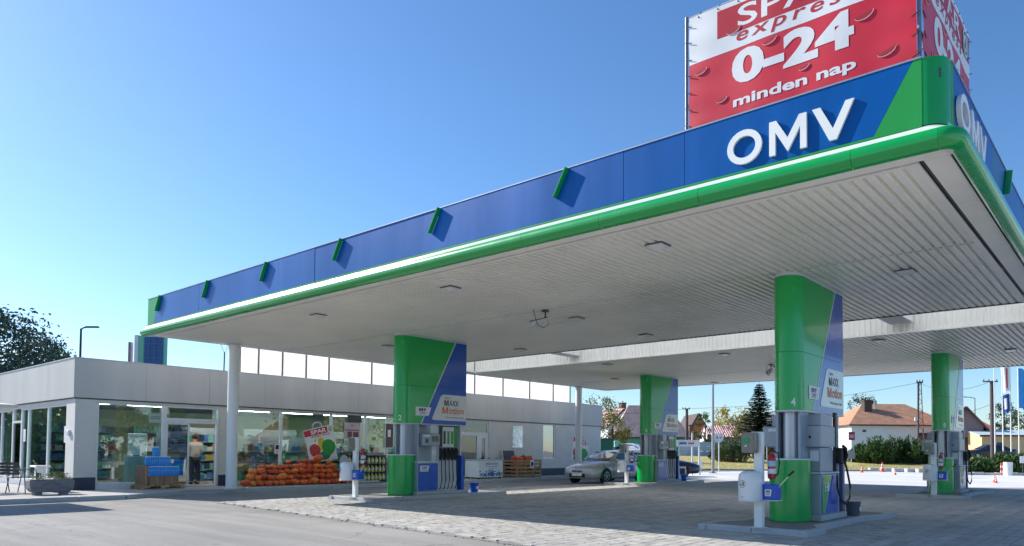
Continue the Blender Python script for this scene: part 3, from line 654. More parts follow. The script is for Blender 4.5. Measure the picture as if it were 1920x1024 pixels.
# ---------------------------------------------------------------- pump islands
ISL = [(.97,-1.42),(1.0,-.72),(.77,-.25),(.77,2.2),(1.0,2.85),(1.0,3.55)]
ISLP = [(-x,y) for x,y in ISL[::-1]]; ISLP = ISL+ISLP      # counter-clockwise
SLAB = groundmat('island_slab', (.23,.22,.21), fine=.12, stain=.4)
PALE = pm('pale_text', (.62,.62,.64), .5)
ORANGE = pm('print_orange', S(216,128,62), .5)
LILAC = pm('panel_white', (.70,.70,.72), .25, coat=.4)
def nosepoly(hw, nl, y1, n=14):
    return [(hw*math.sin(t), nl-nl*math.cos(t)) for t in [-PI/2+PI*i/n for i in range(n+1)]]+[(hw, y1), (-hw, y1)]
def pump_island(xc, y0, idx, which, nums):
    L = (xc, y0, 0)
    t = thing('pump_island', 'kerbed concrete island of %s' % which, 'island', L, group='pump islands')
    mb = MB(); mb.prism([(x*.9,y*1.0+(.1 if y < 0 else -.1)) for x,y in ISLP], 0, .115); part('slab', mb, SLAB, t)
    n = len(ISLP)
    for i in range(n):
        a = Vector((*ISLP[i],0)); b = Vector((*ISLP[(i+1)%n],0)); d = b-a; dn = d.normalized(); nr = Vector((dn.y,-dn.x,0)); k = max(1, int(round(d.length/.95)))
        for j in range(k):
            p = a+d*((j+.5)/k)-nr*.07
            mb = MB(); mb.obox((p.x,p.y,.055), dn*(d.length/k/2-.003+(.04 if k==1 else .0)), nr*.07, (0,0,.067+random.uniform(-.003,.003))); part('kerb_stone', mb, KERB, t, bevel=.012)
    # column with cladding
    c = thing('pump_column', 'green and blue clad canopy column with fuel sign at %s' % which, 'column', (xc,y0,.115), group='clad pump columns')
    z0, zm, z1 = 2.04, 3.12, 4.53           # above the slab: sign bottom, seam, top
    hw, nl, y1 = .27, .33, 2.5
    mb = MB(); mb.lathe([(.155,0),(.155,z0+.02)],0,.38,24); part('core_tube', mb, STEEL, c, smooth=40)
    mb = MB(); mb.box(-.235,-.19,.2,.62,1.0,z0+.02); mb2 = MB(); mb2.box(.19,.235,.2,.62,1.0,z0+.02); part('side_plate', mb, MGREY, c); part('side_plate', mb2, MGREY, c)
    np_ = nosepoly(hw, nl, y1)
    for a, b in ((z0,zm-.006),(zm,z1)):
        mb = MB(); mb.prism(np_, a, b); part('sign_cladding', mb, GREEN, c, smooth=35)
    mb = MB(); mb.prism(nosepoly(hw+.012, nl, y1+.01), z0-.03, z0-.002); part('sign_rim', mb, LGREY, c, smooth=35)
    mb = MB(); mb.prism(nosepoly(hw-.01, nl, y1-.02), z1+.001, z1+.075); part('sign_cap', mb, LGREY, c, smooth=35)
    ya, yb = .72, 2.03
    for sgn in (1,-1):
        fn = (lambda u,v,w=0: (hw+w, u, v)) if sgn > 0 else (lambda u,v,w=0: (-hw-w, u, v))
        def poly(pts, w0, w1):
            mb = MB(); A = [fn(u,v,w1) for u,v in pts]; B = [fn(u,v,w0) for u,v in pts]; n = len(pts)
            mb.mesh(A+B, [tuple(range(n)) if sgn > 0 else tuple(range(n-1,-1,-1))]+[(i,(i+1)%n,(i+1)%n+n,i+n) for i in range(n)]); return mb
        yy = lambda z: ya+(yb-ya)*(z-z0)/(z1-z0)
        for a, b in ((z0,zm-.006),(zm,z1)):
            part('blue_panel', poly([(yy(a)+.03,a),(y1-.004,a),(y1-.004,b),(yy(b)+.03,b)],.001,.005), BLUE, c)
            part('white_stripe', poly([(yy(a),a),(yy(a)+.028,a),(yy(b)+.028,b),(yy(b),b)],.001,.006), WPR, c)
        # product panel
        pl = part('product_panel', poly([(1.13,2.20),(1.19,2.16),(y1-.01,2.16),(y1-.01,2.93),(1.56,2.93),(1.47,2.88)],.006,.012), LILAC, c)
        mid = 1.98
        def tx(s, u0, u1, v0, v1, mat, **kw):
            mb = MB(); f = (lambda u,v,w=0: fn(u,v,.0145)) if sgn > 0 else (lambda u,v,w=0: fn(u0+u1-u,v,.0145))
            part('lettering', text(mb, s, (u0,u1,v0,v1), f, **kw), mat, pl)
        tx('OMV', 1.63, 1.86, 2.80, 2.86, BLK)
        tx('MAXX', 1.60, 2.18, 2.60, 2.77, BLK, bold=.02)
        tx('Motion', 1.52, 2.40, 2.36, 2.56, ORANGE, bold=.025)
        tx('Performance Fuels', 1.68, 2.38, 2.23, 2.29, BLK)
        lg = part('logo_plate', poly([(.52,2.27),(1.01,2.27),(1.10,2.52),(.52,2.52)],.006,.012), WPR, c)
        f = (lambda u,v,w=0: fn(u,v,.0145)) if sgn > 0 else (lambda u,v,w=0: fn(1.56-u,v,.0145))
        mb = MB(); text(mb, 'OMV', (.66,.90,2.30,2.38), f); part('lettering', mb, BLK, lg)
        mb = MB()      # emblem: three dark blocks over a thin line
        for q, sh in enumerate(([(0,0),(.07,0),(.07,.08),(0,.08)],[(.085,0),(.15,0),(.165,.08),(.085,.08)],[(.20,0),(.225,0),(.27,.08),(.175,.08)])):
            mb.face([f(.64+u,2.40+v) for u,v in (sh if sgn > 0 else sh[::-1])])
        part('emblem', mb, pm('emblem_blue', S(20,40,130), .4), lg)
    # numbers on the rounded nose
    for k, num in enumerate(nums):
        tc = (.62 if k == 1 else -.75)
        def fnose(u, v, w=0, tc=tc):
            a = tc+u/.30; x = (hw+.004)*math.sin(a); y = nl-(nl+.004)*math.cos(a); return (x, y, v)
        mb = MB(); text(mb, num, (-.045,.045,z0+.07,z0+.22), fnose, bold=.02); part('number', mb, WPR, c)
    # drum round the foot
    DR = [(.36*math.cos(2*PI*i/40), .30+.44*math.sin(2*PI*i/40)) for i in range(40)]
    def arcpart(i0, i1, mat, name):
        mb = MB(); idx = range(i0, i1+1)
        for i in list(idx)[:-1]:
            p, q = DR[i%40], DR[(i+1)%40]; mb.face([(p[0],p[1],.01),(q[0],q[1],.01),(q[0],q[1],1.14),(p[0],p[1],1.14)])
        return part(name, mb, mat, c, weld=True, smooth=50)
    arcpart(18, 35, GREEN, 'drum_front'); arcpart(35, 58, GREEN, 'drum_back')
    mb = MB(); mb.prism([(x*.985,y) for x,y in DR], 1.10, 1.135); part('drum_top', mb, LGREY, c)
    mb = MB()
    for i in range(40):
        p, q = DR[i], DR[(i+1)%40]; k = 1.03
        mb.face([(p[0]*k,p[1],1.141),(q[0]*k,q[1],1.141),(q[0]*.96,q[1],1.15),(p[0]*.96,p[1],1.15)]); mb.face([(p[0]*k,p[1],1.125),(q[0]*k,q[1],1.125),(q[0]*k,q[1],1.141),(p[0]*k,p[1],1.141)])
    part('drum_rim', mb, WPR, c)
    return c
WHI = ['pump 2 before the shop','pump 4 nearest the camera','pump 6 beside the car','pump 8 at rear right']
COLS = [(-16.46,12.85,WHI[0],('1','2')),(-5.15,12.85,WHI[1],('3','4')),(-16.46,25.8,WHI[2],('5','6')),(-5.2,25.8,WHI[3],('7','8'))]
for i, (x, y, wh, nm) in enumerate(COLS): pump_island(x, y, i, wh, nm)
# ---------------------------------------------------------------- dispensers
CARDW = pm('card_white', (.75,.76,.75), .4); CARDG = pm('card_green', S(60,150,60), .4); CARDK = pm('card_black', (.03,.03,.03), .4); STICK = pm('sticker', (.78,.80,.82), .5)
SCR = pm('display', (.12,.15,.13), .12)
def logo(fn, u, v, w, h, par, mat=WPR, flip=False):
    def box(pts, d): 
        mb = MB(); mb.face([fn(a,b,d) for a,b in (pts if not flip else pts[::-1])]); return mb
    o = part('logo_plate', box([(u,v),(u+w,v),(u+w*1.15,v+h),(u,v+h)],.004), mat, par)
    mb = MB(); text(mb, 'OMV', (u+w*.2,u+w*.85,v+h*.12,v+h*.42), lambda a,b,c=0: fn(2*u+w*1.05-a if flip else a,b,.006)); part('lettering', mb, BLK, o)
    mb = MB()
    for k in range(3): a = u+w*(.24+.22*k); mb.face([fn(p,q,.006) for p,q in ((a,v+h*.52),(a+w*.15,v+h*.52),(a+w*.17,v+h*.84),(a,v+h*.84))][::(-1 if flip else 1)])
    part('emblem', mb, MATS['emblem_blue'], o)
def multi_dispenser(L, lab):
    t = thing('fuel_dispenser', lab, 'fuel pump', L, group='fuel dispensers')
    mb = MB(); mb.box(-.5,.5,.42,2.42,0,.09); part('plinth', mb, KERB, t, bevel=.01)
    mb = MB(); mb.box(-.485,.485,.46,1.20,.092,.90); part('cabinet', mb, MGREY, t, bevel=.01)
    mb = MB(); mb.box(-.50,.50,.45,1.21,.902,.955); part('ledge', mb, LGREY, t, bevel=.01)
    mb = MB(); mb.box(-.40,.40,.50,.55,.957,2.0); mb2 = MB(); mb2.box(-.42,.42,1.02,1.20,.957,2.02); part('frame_post', mb, MGREY, t); part('head_support', mb2, LGREY, t)
    hd = None
    mb = MB(); mb.box(-.52,.52,.62,1.24,1.40,1.74); hd = part('display_head', mb, MGREY, t, bevel=.012)
    mb = MB(); mb.box(-.44,.44,.95,1.22,1.75,2.0); part('head_top', mb, LGREY, t, bevel=.01)
    mb = MB(); mb.box(-.44,.44,1.22,2.0,.092,2.02); part('hose_tower', mb, LGREY, t, bevel=.006)
    for y in (2.04, 2.24):
        mb = MB(); mb.box(-.30,.30,y,y+.06,.09,2.05); part('rear_post', mb, LGREY, t)
    mb = MB(); mb.box(-.5,.5,2.12,2.23,.092,1.12); mb.box(-.5,.5,2.02,2.03,.09,.1); part('end_cabinet', mb, BLUE, t, bevel=.012)
    for sg in (1,-1):
        fn = (lambda u,v,w=0: (.5+w,u,v)) if sg > 0 else (lambda u,v,w=0: (-.5-w,u,v))
        def plate(u0,u1,v0,v1,w0,w1):
            a = fn(u0,v0,w0); b = fn(u1,v1,w1); mb = MB(); mb.box(min(a[0],b[0]),max(a[0],b[0]),u0,u1,v0,v1); return mb
        pn = part('side_panel', plate(.47,1.19,.12,.88,-.014,.004), BLUE, t, bevel=.006)
        logo(lambda u,v,w=0: fn(u,v,w+.003), .52, .66, .30, .17, pn, flip=sg<0)
        part('trim', plate(1.195,1.225,.10,1.0,-.05,.006), LGREY, t)
        part('screen', plate(.93,1.18,1.52,1.68,.021,.026), SCR, hd); part('keypad', plate(.70,.80,1.48,1.60,.021,.026), DGREY, hd); part('sticker', plate(.64,.86,1.66,1.71,.021,.024), STICK, hd)
        for y in (1.04,1.13): part('sticker', plate(y,y+.05,1.12,1.28,-.079,-.074), STICK, t)
        cards = (CARDK,CARDW,CARDW,CARDW,CARDG)
        for i in range(5):
            y = 1.25+i*.148
            cd = part('product_card', plate(y+.008,y+.14,1.37,1.96,-.058,-.045), cards[i], t)
            if cards[i] is CARDW:
                part('stripe', plate(y+.03,y+.118,1.46,1.84,-.044,-.041), (CARDK,CARDG,CARDG)[i-1], cd)
            part('nozzle_boot', plate(y+.02,y+.128,.98,1.36,-.058,-.02), CARDK, t, bevel=.01)
            mb = MB(); x = sg*.505
            mb.tube([(x,y+.074,1.02),(x*1.05,y+.074,1.12),(x*1.02,y+.074,1.26),(x*.95,y+.074,1.34)],[.018,.026,.03,.022],7)
            mb.tube([(x*1.12,y+.074,1.1),(x*1.2,y+.074,1.2),(x*1.06,y+.074,1.3)],.012,6)
            part('nozzle', mb, BLACK, t, smooth=50)
            mb = MB(); mb.tube([(x,y+.074,1.04),(x*1.01,y+.07,.75),(x*1.03,y+.085,.40),(x*1.0,y+.05,.17),(x*.9,y+.03,.14)],.016,7); part('hose', mb, BLACK, t, smooth=50)
            part('guide_bar', plate(y-.012,y+.016,.14,1.0,-.06,-.048), WHITE, t)
        part('cap_rail', plate(1.235,1.99,1.962,2.0,-.058,-.03), CARDK, t)
    return t
def diesel_dispenser(L, lab):
    t = thing('fuel_dispenser', lab, 'fuel pump', L, group='fuel dispensers')
    mb = MB(); mb.box(-.52,.52,.48,1.9,0,.11); part('plinth', mb, KERB, t, bevel=.01)
    mb = MB(); mb.box(-.485,.485,.52,1.50,.112,.86); part('cabinet', mb, MGREY, t, bevel=.01)
    mb = MB(); mb.box(-.505,.505,.50,1.52,.862,.90); part('ledge', mb, LGREY, t, bevel=.008)
    mb = MB(); mb.box(-.45,.45,.62,1.30,.902,1.36); part('body', mb, MGREY, t, bevel=.008)
    for x in (-.16,.0,.16):
        mb = MB(); mb.tube([(x,.612,.91),(x,.612,1.355)],.035,10); part('riser', mb, LGREY, t, smooth=50)
    for x in (-.4,.26):
        mb = MB(); mb.box(x,x+.16,.610,.617,1.1,1.3); part('sticker', mb, STICK, t)
    mb = MB(); mb.box(-.62,.50,.50,1.28,1.362,1.76); hd = part('display_head', mb, MGREY, t, bevel=.012)
    mb = MB(); mb.box(-.5,-.02,.494,.4995,1.66,1.72); part('sticker', mb, STICK, hd)
    mb = MB(); mb.box(.2,.205,.496,.4995,1.37,1.75); part('seam', mb, DGREY, hd)
    mb = MB(); mb.lathe([(.025,0),(.025,.012)],0,0,10); mb.v = [(.3+x,.499-z,1.55+y) for x,y,z in mb.v]; part('lock', mb, BLACK, hd)
    mb = MB(); mb.box(-.47,.47,.6,1.22,1.762,1.98); part('head_top', mb, MGREY, t, bevel=.008)
    for sg in (1,-1):
        fn = (lambda u,v,w=0: (.485+w,u,v)) if sg > 0 else (lambda u,v,w=0: (-.485-w,u,v))
        def pl(pts, d, mat, nm, par=t):
            mb = MB(); mb.face([fn(u,v,d) for u,v in (pts if sg > 0 else pts[::-1])]); return part(nm, mb, mat, par)
        pl([(.54,.13),(1.49,.13),(1.49,.85),(.54,.85)], .004, BLUE, 'side_panel')
        pl([(.56,.14),(.70,.14),(1.10,.84),(.60,.84)], .0075, GREEN, 'green_field')
        pl([(.70,.14),(.715,.14),(1.115,.84),(1.10,.84)], .008, WPR, 'white_line')
        pl([(.66,.68),(.86,.68),(.86,.82),(.66,.82)], .011, pm('lime', S(150,196,60), .4), 'sticker')
        q = pl([(.72,.54),(.95,.54),(.95,.70),(.72,.70)], .012, WPR, 'logo_plate')
        mb = MB()
        for k in range(2): mb.lathe([(.03,0),(.03,.004)],0,0,10)
        mb.v = [fn(.80+(x if i < 20 else x), .66-(.08 if i >= 20 else 0)+y, .014+z) for i,(x,y,z) in enumerate(mb.v)]; part('emblem', mb, DGREY, q)
        for y in (1.54,1.66):
            mb = MB(); mb.box(sg*.40-.03,sg*.40+.03,y,y+.05,.112,2.05); part('rear_post', mb, (LGREY if y > 1.6 else DGREY), t)
        mb = MB(); x = sg*.56
        mb.box(min(sg*.43,x),max(sg*.43,x),1.53,1.72,1.05,1.36); part('nozzle_boot', mb, CARDK, t, bevel=.02)
        mb = MB(); mb.tube([(x,1.66,1.08),(x*1.06,1.66,1.2),(x*1.05,1.63,1.34),(x,1.55,1.40)],[.025,.034,.038,.028],8); part('nozzle', mb, BLACK, t, smooth=50)
        mb = MB(); mb.tube([(x,1.66,1.1),(x*1.05,1.72,.9),(x*1.1,1.80,.6),(x*1.1,1.76,.38),(x*1.08,1.55,.27),(x*1.05,1.32,.36),(x*1.0,1.22,.6),(x*.95,1.3,.82)],.02,8); part('hose', mb, BLACK, t, smooth=50)
    mb = MB(); mb.box(-.49,.49,1.76,1.88,.112,1.32); part('end_cabinet', mb, pm('blue_grey', S(92,104,140), .35), t, bevel=.012)
    return t
multi_dispenser((-16.46,12.85,.115), 'blue multi product fuel dispenser with five black hoses before the shop')
diesel_dispenser((-5.15,12.85,.115), 'grey diesel dispenser with one hose loop nearest the camera')
multi_dispenser((-16.46,25.8,.115), 'blue multi product fuel dispenser beside the silver car')
diesel_dispenser((-5.2,25.8,.115), 'grey diesel dispenser with hose loop at the rear right')
# ---------------------------------------------------------------- service posts on the island noses
BINW = pm('bin_white', (.72,.75,.78), .3, coat=.3); BUCK = pm('bucket_blue', S(16,86,190), .35); BOXT = pm('towel_box', S(112,112,106), .25, coat=.3)
EXT = pm('extinguisher_red', S(180,22,30), .25, coat=.4)
def service(xc, y0, wh):
    px, py = xc+.12, y0-1.36
    t = thing('service_post', 'white square service post at %s' % wh, 'post', (px,py,.115), group='service posts')
    mb = MB(); mb.box(-.075,.075,-.05,.05,.012,1.6); part('post', mb, WHITE, t, bevel=.01)
    mb = MB(); mb.box(-.075,.0,-.16,-.052,1.53,1.6); part('bracket', mb, WHITE, t, bevel=.01)
    mb = MB(); mb.box(-.12,.12,-.09,.09,0,.012); part('foot_plate', mb, LGREY, t)
    # paper towel box
    t = thing('towel_dispenser', 'smoked paper towel box with green sticker at %s' % wh, 'dispenser', (px-.10,py-.13,1.36), group='paper towel dispensers')
    mb = MB(); mb.prism([(-.12,-.09),(-.10,-.11),(.10,-.11),(.12,-.09),(.12,.075),(-.12,.075)],0,.34); part('case', mb, BOXT, t, bevel=.02, seg=2)
    mb = MB(); mb.lathe([(.055,0),(.055,.003)],0,0,18); mb.v = [(-.02+x,-.1145-z,.2+y) for x,y,z in mb.v]; st = part('sticker', mb, pm('sticker_green', S(20,150,90), .4), t)
    mb = MB(); mb.face([(-.05,-.119,.10),(.0,-.119,.12),(.0,-.119,.135),(-.05,-.119,.115)]); mb.tube([(-.02,-.116,.14),(-.025,-.116,.10)],.006,5); part('print', mb, STICK, t)
    # litter bin
    t = thing('litter_bin', 'white rounded litter bin with tidy man emblem at %s' % wh, 'litter bin', (px-.05,py-.24,.58), group='litter bins')
    prof = [(.195,0),(.205,.015),(.2,.36),(.19,.42),(.14,.47),(.1,.485)]
    mb = MB(); mb.lathe(prof,0,0,28,sy=.82); part('body', mb, BINW, t, smooth=40)
    mb = MB(); mb.lathe([(.212,-.012),(.212,.006)],0,0,28,sy=.82); part('base_rim', mb, LGREY, t, smooth=40)
    mb = MB(); mb.lathe([(.105,.484),(.105,.489)],0,0,20,sy=.72); part('opening', mb, CARDK, t)
    def cyl(u, v, w=0):
        a = -.35+u/.2; return ((.201+w)*math.sin(a), -(.201+w)*.82*math.cos(a), v)
    ring = MB(); n = 28; R0, R1 = .062, .055
    for i in range(n):
        a, b = 2*PI*i/n, 2*PI*(i+1)/n; ring.face([cyl(R0*math.cos(a),.27+R0*math.sin(a),.003),cyl(R0*math.cos(b),.27+R0*math.sin(b),.003),cyl(R1*math.cos(b),.27+R1*math.sin(b),.003),cyl(R1*math.cos(a),.27+R1*math.sin(a),.003)])
    def blob(pts): ring.face([cyl(u,.27+v,.003) for u,v in pts])
    blob([(.008,-.03),(.018,-.03),(.022,.008),(.010,.008)]); blob([(.022,-.03),(.032,-.03),(.030,.008),(.020,.008)]); blob([(.008,.006),(.032,.006),(.028,.03),(.012,.03)])
    blob([(.014,.033),(.026,.033),(.026,.045),(.014,.045)]); blob([(-.016,.012),(.012,.022),(.012,.03),(-.016,.02)]); blob([(-.038,-.03),(-.014,-.03),(-.010,-.004),(-.042,-.004)]); blob([(-.03,.004),(-.022,.004),(-.022,.012),(-.03,.012)])
    part('emblem', ring, BLK, t)
    mb = MB(); mb.face([cyl(a,b,.003) for a,b in ((-.012,.05),(.012,.05),(.012,.065),(-.012,.065))]); part('lock', mb, BLK, t)
    # blue bucket with squeegee
    t = thing('squeegee_bucket', 'blue wash bucket with leaning squeegee at %s' % wh, 'bucket', (px+.25,py-.10,.60), group='wash buckets')
    mb = MB(); mb.prism([(-.15,-.1),(.13,-.1),(.13,.1),(-.15,.1)],0,.25); V = [((x*(1.0+.06*(z/.25))),y*(1+.08*z/.25),z) for x,y,z in mb.v]; mb.v = V; bk = part('bucket', mb, BUCK, t, bevel=.012)
    mb = MB(); mb.box(-.17,.15,-.115,.115,-.02,-.001); part('tray', mb, LGREY, t, bevel=.006)
    logo(lambda u,v,w=0: (u,-.104-.03*v-w*1.6,v), -.06, .06, .10, .11, bk)
    mb = MB(); mb.tube([(.05,.0,.12),(.34,-.05,.42)],.011,7); part('handle', mb, pm('pale_stick', (.55,.7,.4), .4), t, smooth=50)
    mb = MB(); mb.tube([(.30,-.045,.39),(.40,-.06,.475)],.017,7); part('grip', mb, BLACK, t, smooth=50)
    # fire extinguisher
    t = thing('fire_extinguisher', 'red fire extinguisher with black hose at %s' % wh, 'extinguisher', (px+.17,py+.12,.92), group='fire extinguishers')
    mb = MB(); mb.lathe([(.03,0),(.065,.02),(.068,.05),(.068,.36),(.05,.41),(.022,.43),(.022,.46)],0,0,18); part('cylinder', mb, EXT, t, smooth=50)
    mb = MB(); mb.lathe([(.0695,.10),(.0695,.18)],0,0,18); mb2 = MB(); mb2.lathe([(.0695,.22),(.0695,.31)],0,0,18); part('label_band', mb, STICK, t, smooth=50); part('label_band', mb2, pm('label_blue',(.4,.6,.75),.5), t, smooth=50)
    mb = MB(); mb.box(-.02,.07,-.012,.012,.46,.485); mb.box(-.015,.06,-.01,.01,.50,.515); part('valve', mb, BLACK, t)
    mb = MB(); mb.tube([(.03,0,.47),(.11,.0,.44),(.13,.0,.28),(.11,0,.1),(.07,0,.06)],.013,7); part('hose', mb, BLACK, t, smooth=50)
for x, y, wh, _ in COLS: service(x, y, wh)
# loose buckets on the rear ends of the islands
def pail(loc, mat, lab):
    t = thing('wash_pail', lab, 'bucket', loc, group='pails at the island ends')
    mb = MB(); mb.lathe([(.12,0),(.15,.27),(.158,.275),(.158,.29)],0,0,20); mb.v = [(x,y*.9,z) for x,y,z in mb.v]; part('pail', mb, mat, t, smooth=40)
    mb = MB(); mb.box(.137,.143,-.05,.05,.1,.18); part('label', mb, STICK, t)
pail((-4.62,15.1,.115), pm('pail_grey', S(88,92,102), .4), 'grey pail with white label behind the nearest diesel dispenser')
pail((-15.95,15.5,.115), BUCK, 'blue pail beside the end of the dispenser before the shop')
pail((-15.95,28.4,.115), BUCK, 'blue pail beside the end of the dispenser next to the silver car')
# ---------------------------------------------------------------- goods and furniture in front of the shop
WOOD = pm('pallet_wood', S(176,146,110), .8, var=.25, scale=6, bump=.2)
CARD = pm('cardboard', S(150,118,92), .8, var=.12, scale=4)
def pallet(loc, lx, ly, lab):
    t = thing('pallet', lab, 'pallet', loc)
    n = 6
    for i in range(n):
        y = -ly/2+(i+.5)*ly/n; mb = MB(); mb.box(-lx/2,lx/2,y-ly/n*.36,y+ly/n*.36,.122,.144); part('deck_board', mb, WOOD, t)
    for x in (-lx/2+.05,0,lx/2-.05):
        mb = MB(); mb.box(x-.05,x+.05,-ly/2,ly/2,.1,.121); part('stringer_board', mb, WOOD, t)
        mb = MB(); mb.box(x-.05,x+.05,-ly/2,ly/2,0,.02); part('bottom_board', mb, WOOD, t)
        for y in (-ly/2+.07,0,ly/2-.07): mb = MB(); mb.box(x-.05,x+.05,y-.07,y+.07,.021,.099); part('block', mb, WOOD, t)
pallet((-24.1,9.62,PVZ), .8, 1.3, 'wooden pallet under the stacked blue water packs')
for (y0,y1,x0,x1,h,lab) in ((9.24,9.66,-24.4,-23.75,.26,'left brown cardboard tray under the water packs'),(9.67,10.10,-24.4,-23.75,.26,'right brown cardboard tray under the water packs'),(9.06,9.23,-24.4,-23.8,.58,'tall narrow cardboard box beside the blue water packs')):
    mb = MB(); mb.box(-(x1-x0)/2,(x1-x0)/2,-(y1-y0)/2,(y1-y0)/2,0,h)
    t = thing('cardboard_box', lab, 'box', ((x0+x1)/2,(y0+y1)/2,PVZ+.146), group='cardboard boxes on the pallet'); part('carton', mb, CARD, t, bevel=.006)
    mb = MB(); mb.box((x1-x0)/2+.001,(x1-x0)/2+.003,-.02,.02,.02,h-.02); part('tape', mb, pm('tape', S(176,150,110), .4), t)
WAT = pm('water_wrap', S(40,150,232), .12, coat=.5, var=.25, scale=14); CAPW = pm('bottle_cap', (.75,.82,.9), .4)
def waterpack(loc, lab):
    t = thing('water_pack', lab, 'water pack', loc, group='blue water packs')
    mb = MB(); k = MB()
    for i in range(3):
        for j in range(2):
            x, y = -.055*1+.11*j-.0, -.055+.055*(i-.5)*2*.5
            y = (i-1)*.058; mb.lathe([(.033,0),(.037,.015),(.034,.1),(.037,.13),(.037,.2),(.026,.25),(.012,.28)],x*.68,y*1.05,10); k.lathe([(.016,.275),(.016,.305)],x*.68,y*1.05,8)
    part('bottles', mb, WAT, t, smooth=50); part('caps', k, CAPW, t)
names = ['first','second','third','fourth','fifth']
for i in range(5): waterpack((-23.86,9.30+.185*i,PVZ+.408), '%s blue water pack from the left in the bottom row' % names[i])
for i in range(4): waterpack((-24.0,9.27+.19*i,PVZ+.715), '%s blue water pack from the left in the middle row' % names[i])
waterpack((-24.02,9.5,PVZ+1.02), 'single blue water pack on top of the stack')
for i in range(3): waterpack((-24.16,9.33+.2*i,PVZ+.408), '%s blue water pack hidden behind the bottom row' % names[i])
# pumpkin heap on a stepped wooden stand
random.seed(5)
PUMP = [pm('pumpkin_%d' % i, c, .42, var=.22, scale=9, bump=.08, bscale=30) for i, c in enumerate((S(238,108,34),S(220,84,28),S(242,132,48),S(192,70,30)))]
STEM = pm('pumpkin_stem', S(120,110,60), .8)
def pumpkin_mesh(k):
    mb = MB(); n, m = 24, 9; nr = random.choice((8,9,10)); V = []
    for i in range(m+1):
        ph = PI*i/m
        for j in range(n):
            a = 2*PI*j/n; rr = math.sin(ph)*(1-.09*abs(math.cos(a*nr/2))**4*1.0); z = -math.cos(ph)*.78
            if i > m-3: z -= .12*(1-math.sin(ph))
            V.append((rr*math.cos(a), rr*math.sin(a), z))
    F = [(i*n+j, i*n+(j+1)%n, (i+1)*n+(j+1)%n, (i+1)*n+j) for i in range(m) for j in range(n)]
    mb.mesh(V, F, 0); mb.tube([(0,0,.62),(.03,.02,.78),(.12,.05,.92)],[.16,.10,.09],6,1)
    return mb.data('pumpkin', [PUMP[k], STEM], smooth=50)
PM = [pumpkin_mesh(k) for k in (0,1,2,3,0,1)]
HEAP = 'orange pumpkins heaped before the shop window'
st = thing('pumpkin_stand', 'stepped wooden stand under the pumpkin heap', 'stand', (-24.1,14.2,PVZ))
for k in range(4):
    mb = MB(); x0 = -24.52; mb.box(x0,-23.62-.22*k,12.5+.2*k,16.4-.16*k,PVZ+.001+.18*k,PVZ+.18*(k+1)); part('step', mb, WOOD, st, world=True)
def pumpkin(x, y, z, r, lab, grp):
    o = link('pumpkin', random.choice(PM), None, (x, y, z)); q = random.uniform(.86,1.08)
    o.scale = (r, r*random.uniform(.94,1.08), r*q); o.location.z = z+r*q*.78
    o.rotation_euler = (random.uniform(-.35,.35), random.uniform(-.35,.35), random.uniform(0,6.28)); tag(o, lab, 'pumpkin', grp); return o
def ordn(n): return '%d%s' % (n, 'th' if 10 < n < 20 else {1:'st',2:'nd',3:'rd'}.get(n%10,'th'))
rows = (('bottom row','front bottom row of the heap',-23.48,0,12.02,16.45),('second row','second row of the heap',-23.72,.18,12.3,16.3),('third row','third row of the heap',-23.95,.36,12.5,16.2),('fourth row','fourth row of the heap',-24.16,.54,13.0,16.0),('top row','top row of the heap',-24.36,.72,13.4,15.9))
for k, (nm, lab, x, z, y0, y1) in enumerate(rows):
    y = y0+.12; cnt = 0
    while y < y1:
        r = random.uniform(.11,.165)*(1 if k < 4 else .95)
        if not (k == 4 and random.random() < .35):
            cnt += 1
            pumpkin(x+random.uniform(-.05,.05), y, PVZ+z+random.uniform(-.01,.02), r, 'orange pumpkin, %s from the left in the %s' % (ordn(cnt), lab), HEAP+', '+nm)
        y += r*2*random.uniform(.86,1.02)
pumpkin(-24.2,15.35,PVZ+.84,.17,'large orange pumpkin crowning the heap before the shop window',HEAP)
# rack of yellow-green bottles
t = thing('bottle_rack', 'grey display rack with rounded ends holding yellow bottles', 'rack', (-23.6,17.1,PVZ))
ENDP = pm('rack_end', (.52,.54,.57), .4)
def roundend(y, nm):
    pts = [(-.28,.0),(.28,0),(.28,.75)]+[(.28*math.cos(a),.75+.33*math.sin(a)) for a in [PI*i/10 for i in range(1,10)]]+[(-.28,.75)]
    mb = MB(); mb.ext([(u,y,v) for u,v in pts],(0,.04,0)); part(nm, mb, ENDP, t, bevel=.008)
roundend(-1.05,'end_panel'); roundend(.80,'end_panel')
for z in (.08,.40,.72): mb = MB(); mb.box(-.24,.24,-1.0,.79,z,z+.02); part('shelf', mb, DGREY, t)
mb = MB(); mb.box(-.26,-.24,-1.0,.79,.08,1.05); part('back', mb, DGREY, t)
mb = MB(); mb.box(-.24,.2,-1.0,.79,1.04,1.07); part('top', mb, BLACK, t)
BOT = pm('bottle_yellow', S(196,190,110), .2, coat=.4); BOTC = pm('bottle_label', S(210,214,180), .5)
bm_ = MB(); bm_.lathe([(.075,0),(.08,.02),(.08,.17),(.05,.21),(.025,.23)],0,0,10,0,sy=.75); bm_.lathe([(.0815,.05),(.0815,.14)],0,0,10,1,sy=.76); bm_.lathe([(.03,.228),(.03,.255)],0,0,8,1)
BM = bm_.data('jug', [BOT, BOTC], smooth=50)
for zi, z in enumerate((.10,.42,.74)):
    for i in range(10):
        o = link('washer_bottle', BM, None, (-23.45, 17.1-.9+.175*i, PVZ+z+.001), random.uniform(-.2,.2)); tag(o, 'yellow bottle, %s from the left on the %s shelf of the grey rack' % (ordn(i+1), ('bottom','middle','top')[zi]), 'bottle', 'yellow bottles on the rack, %s shelf' % ('bottom','middle','top')[zi])
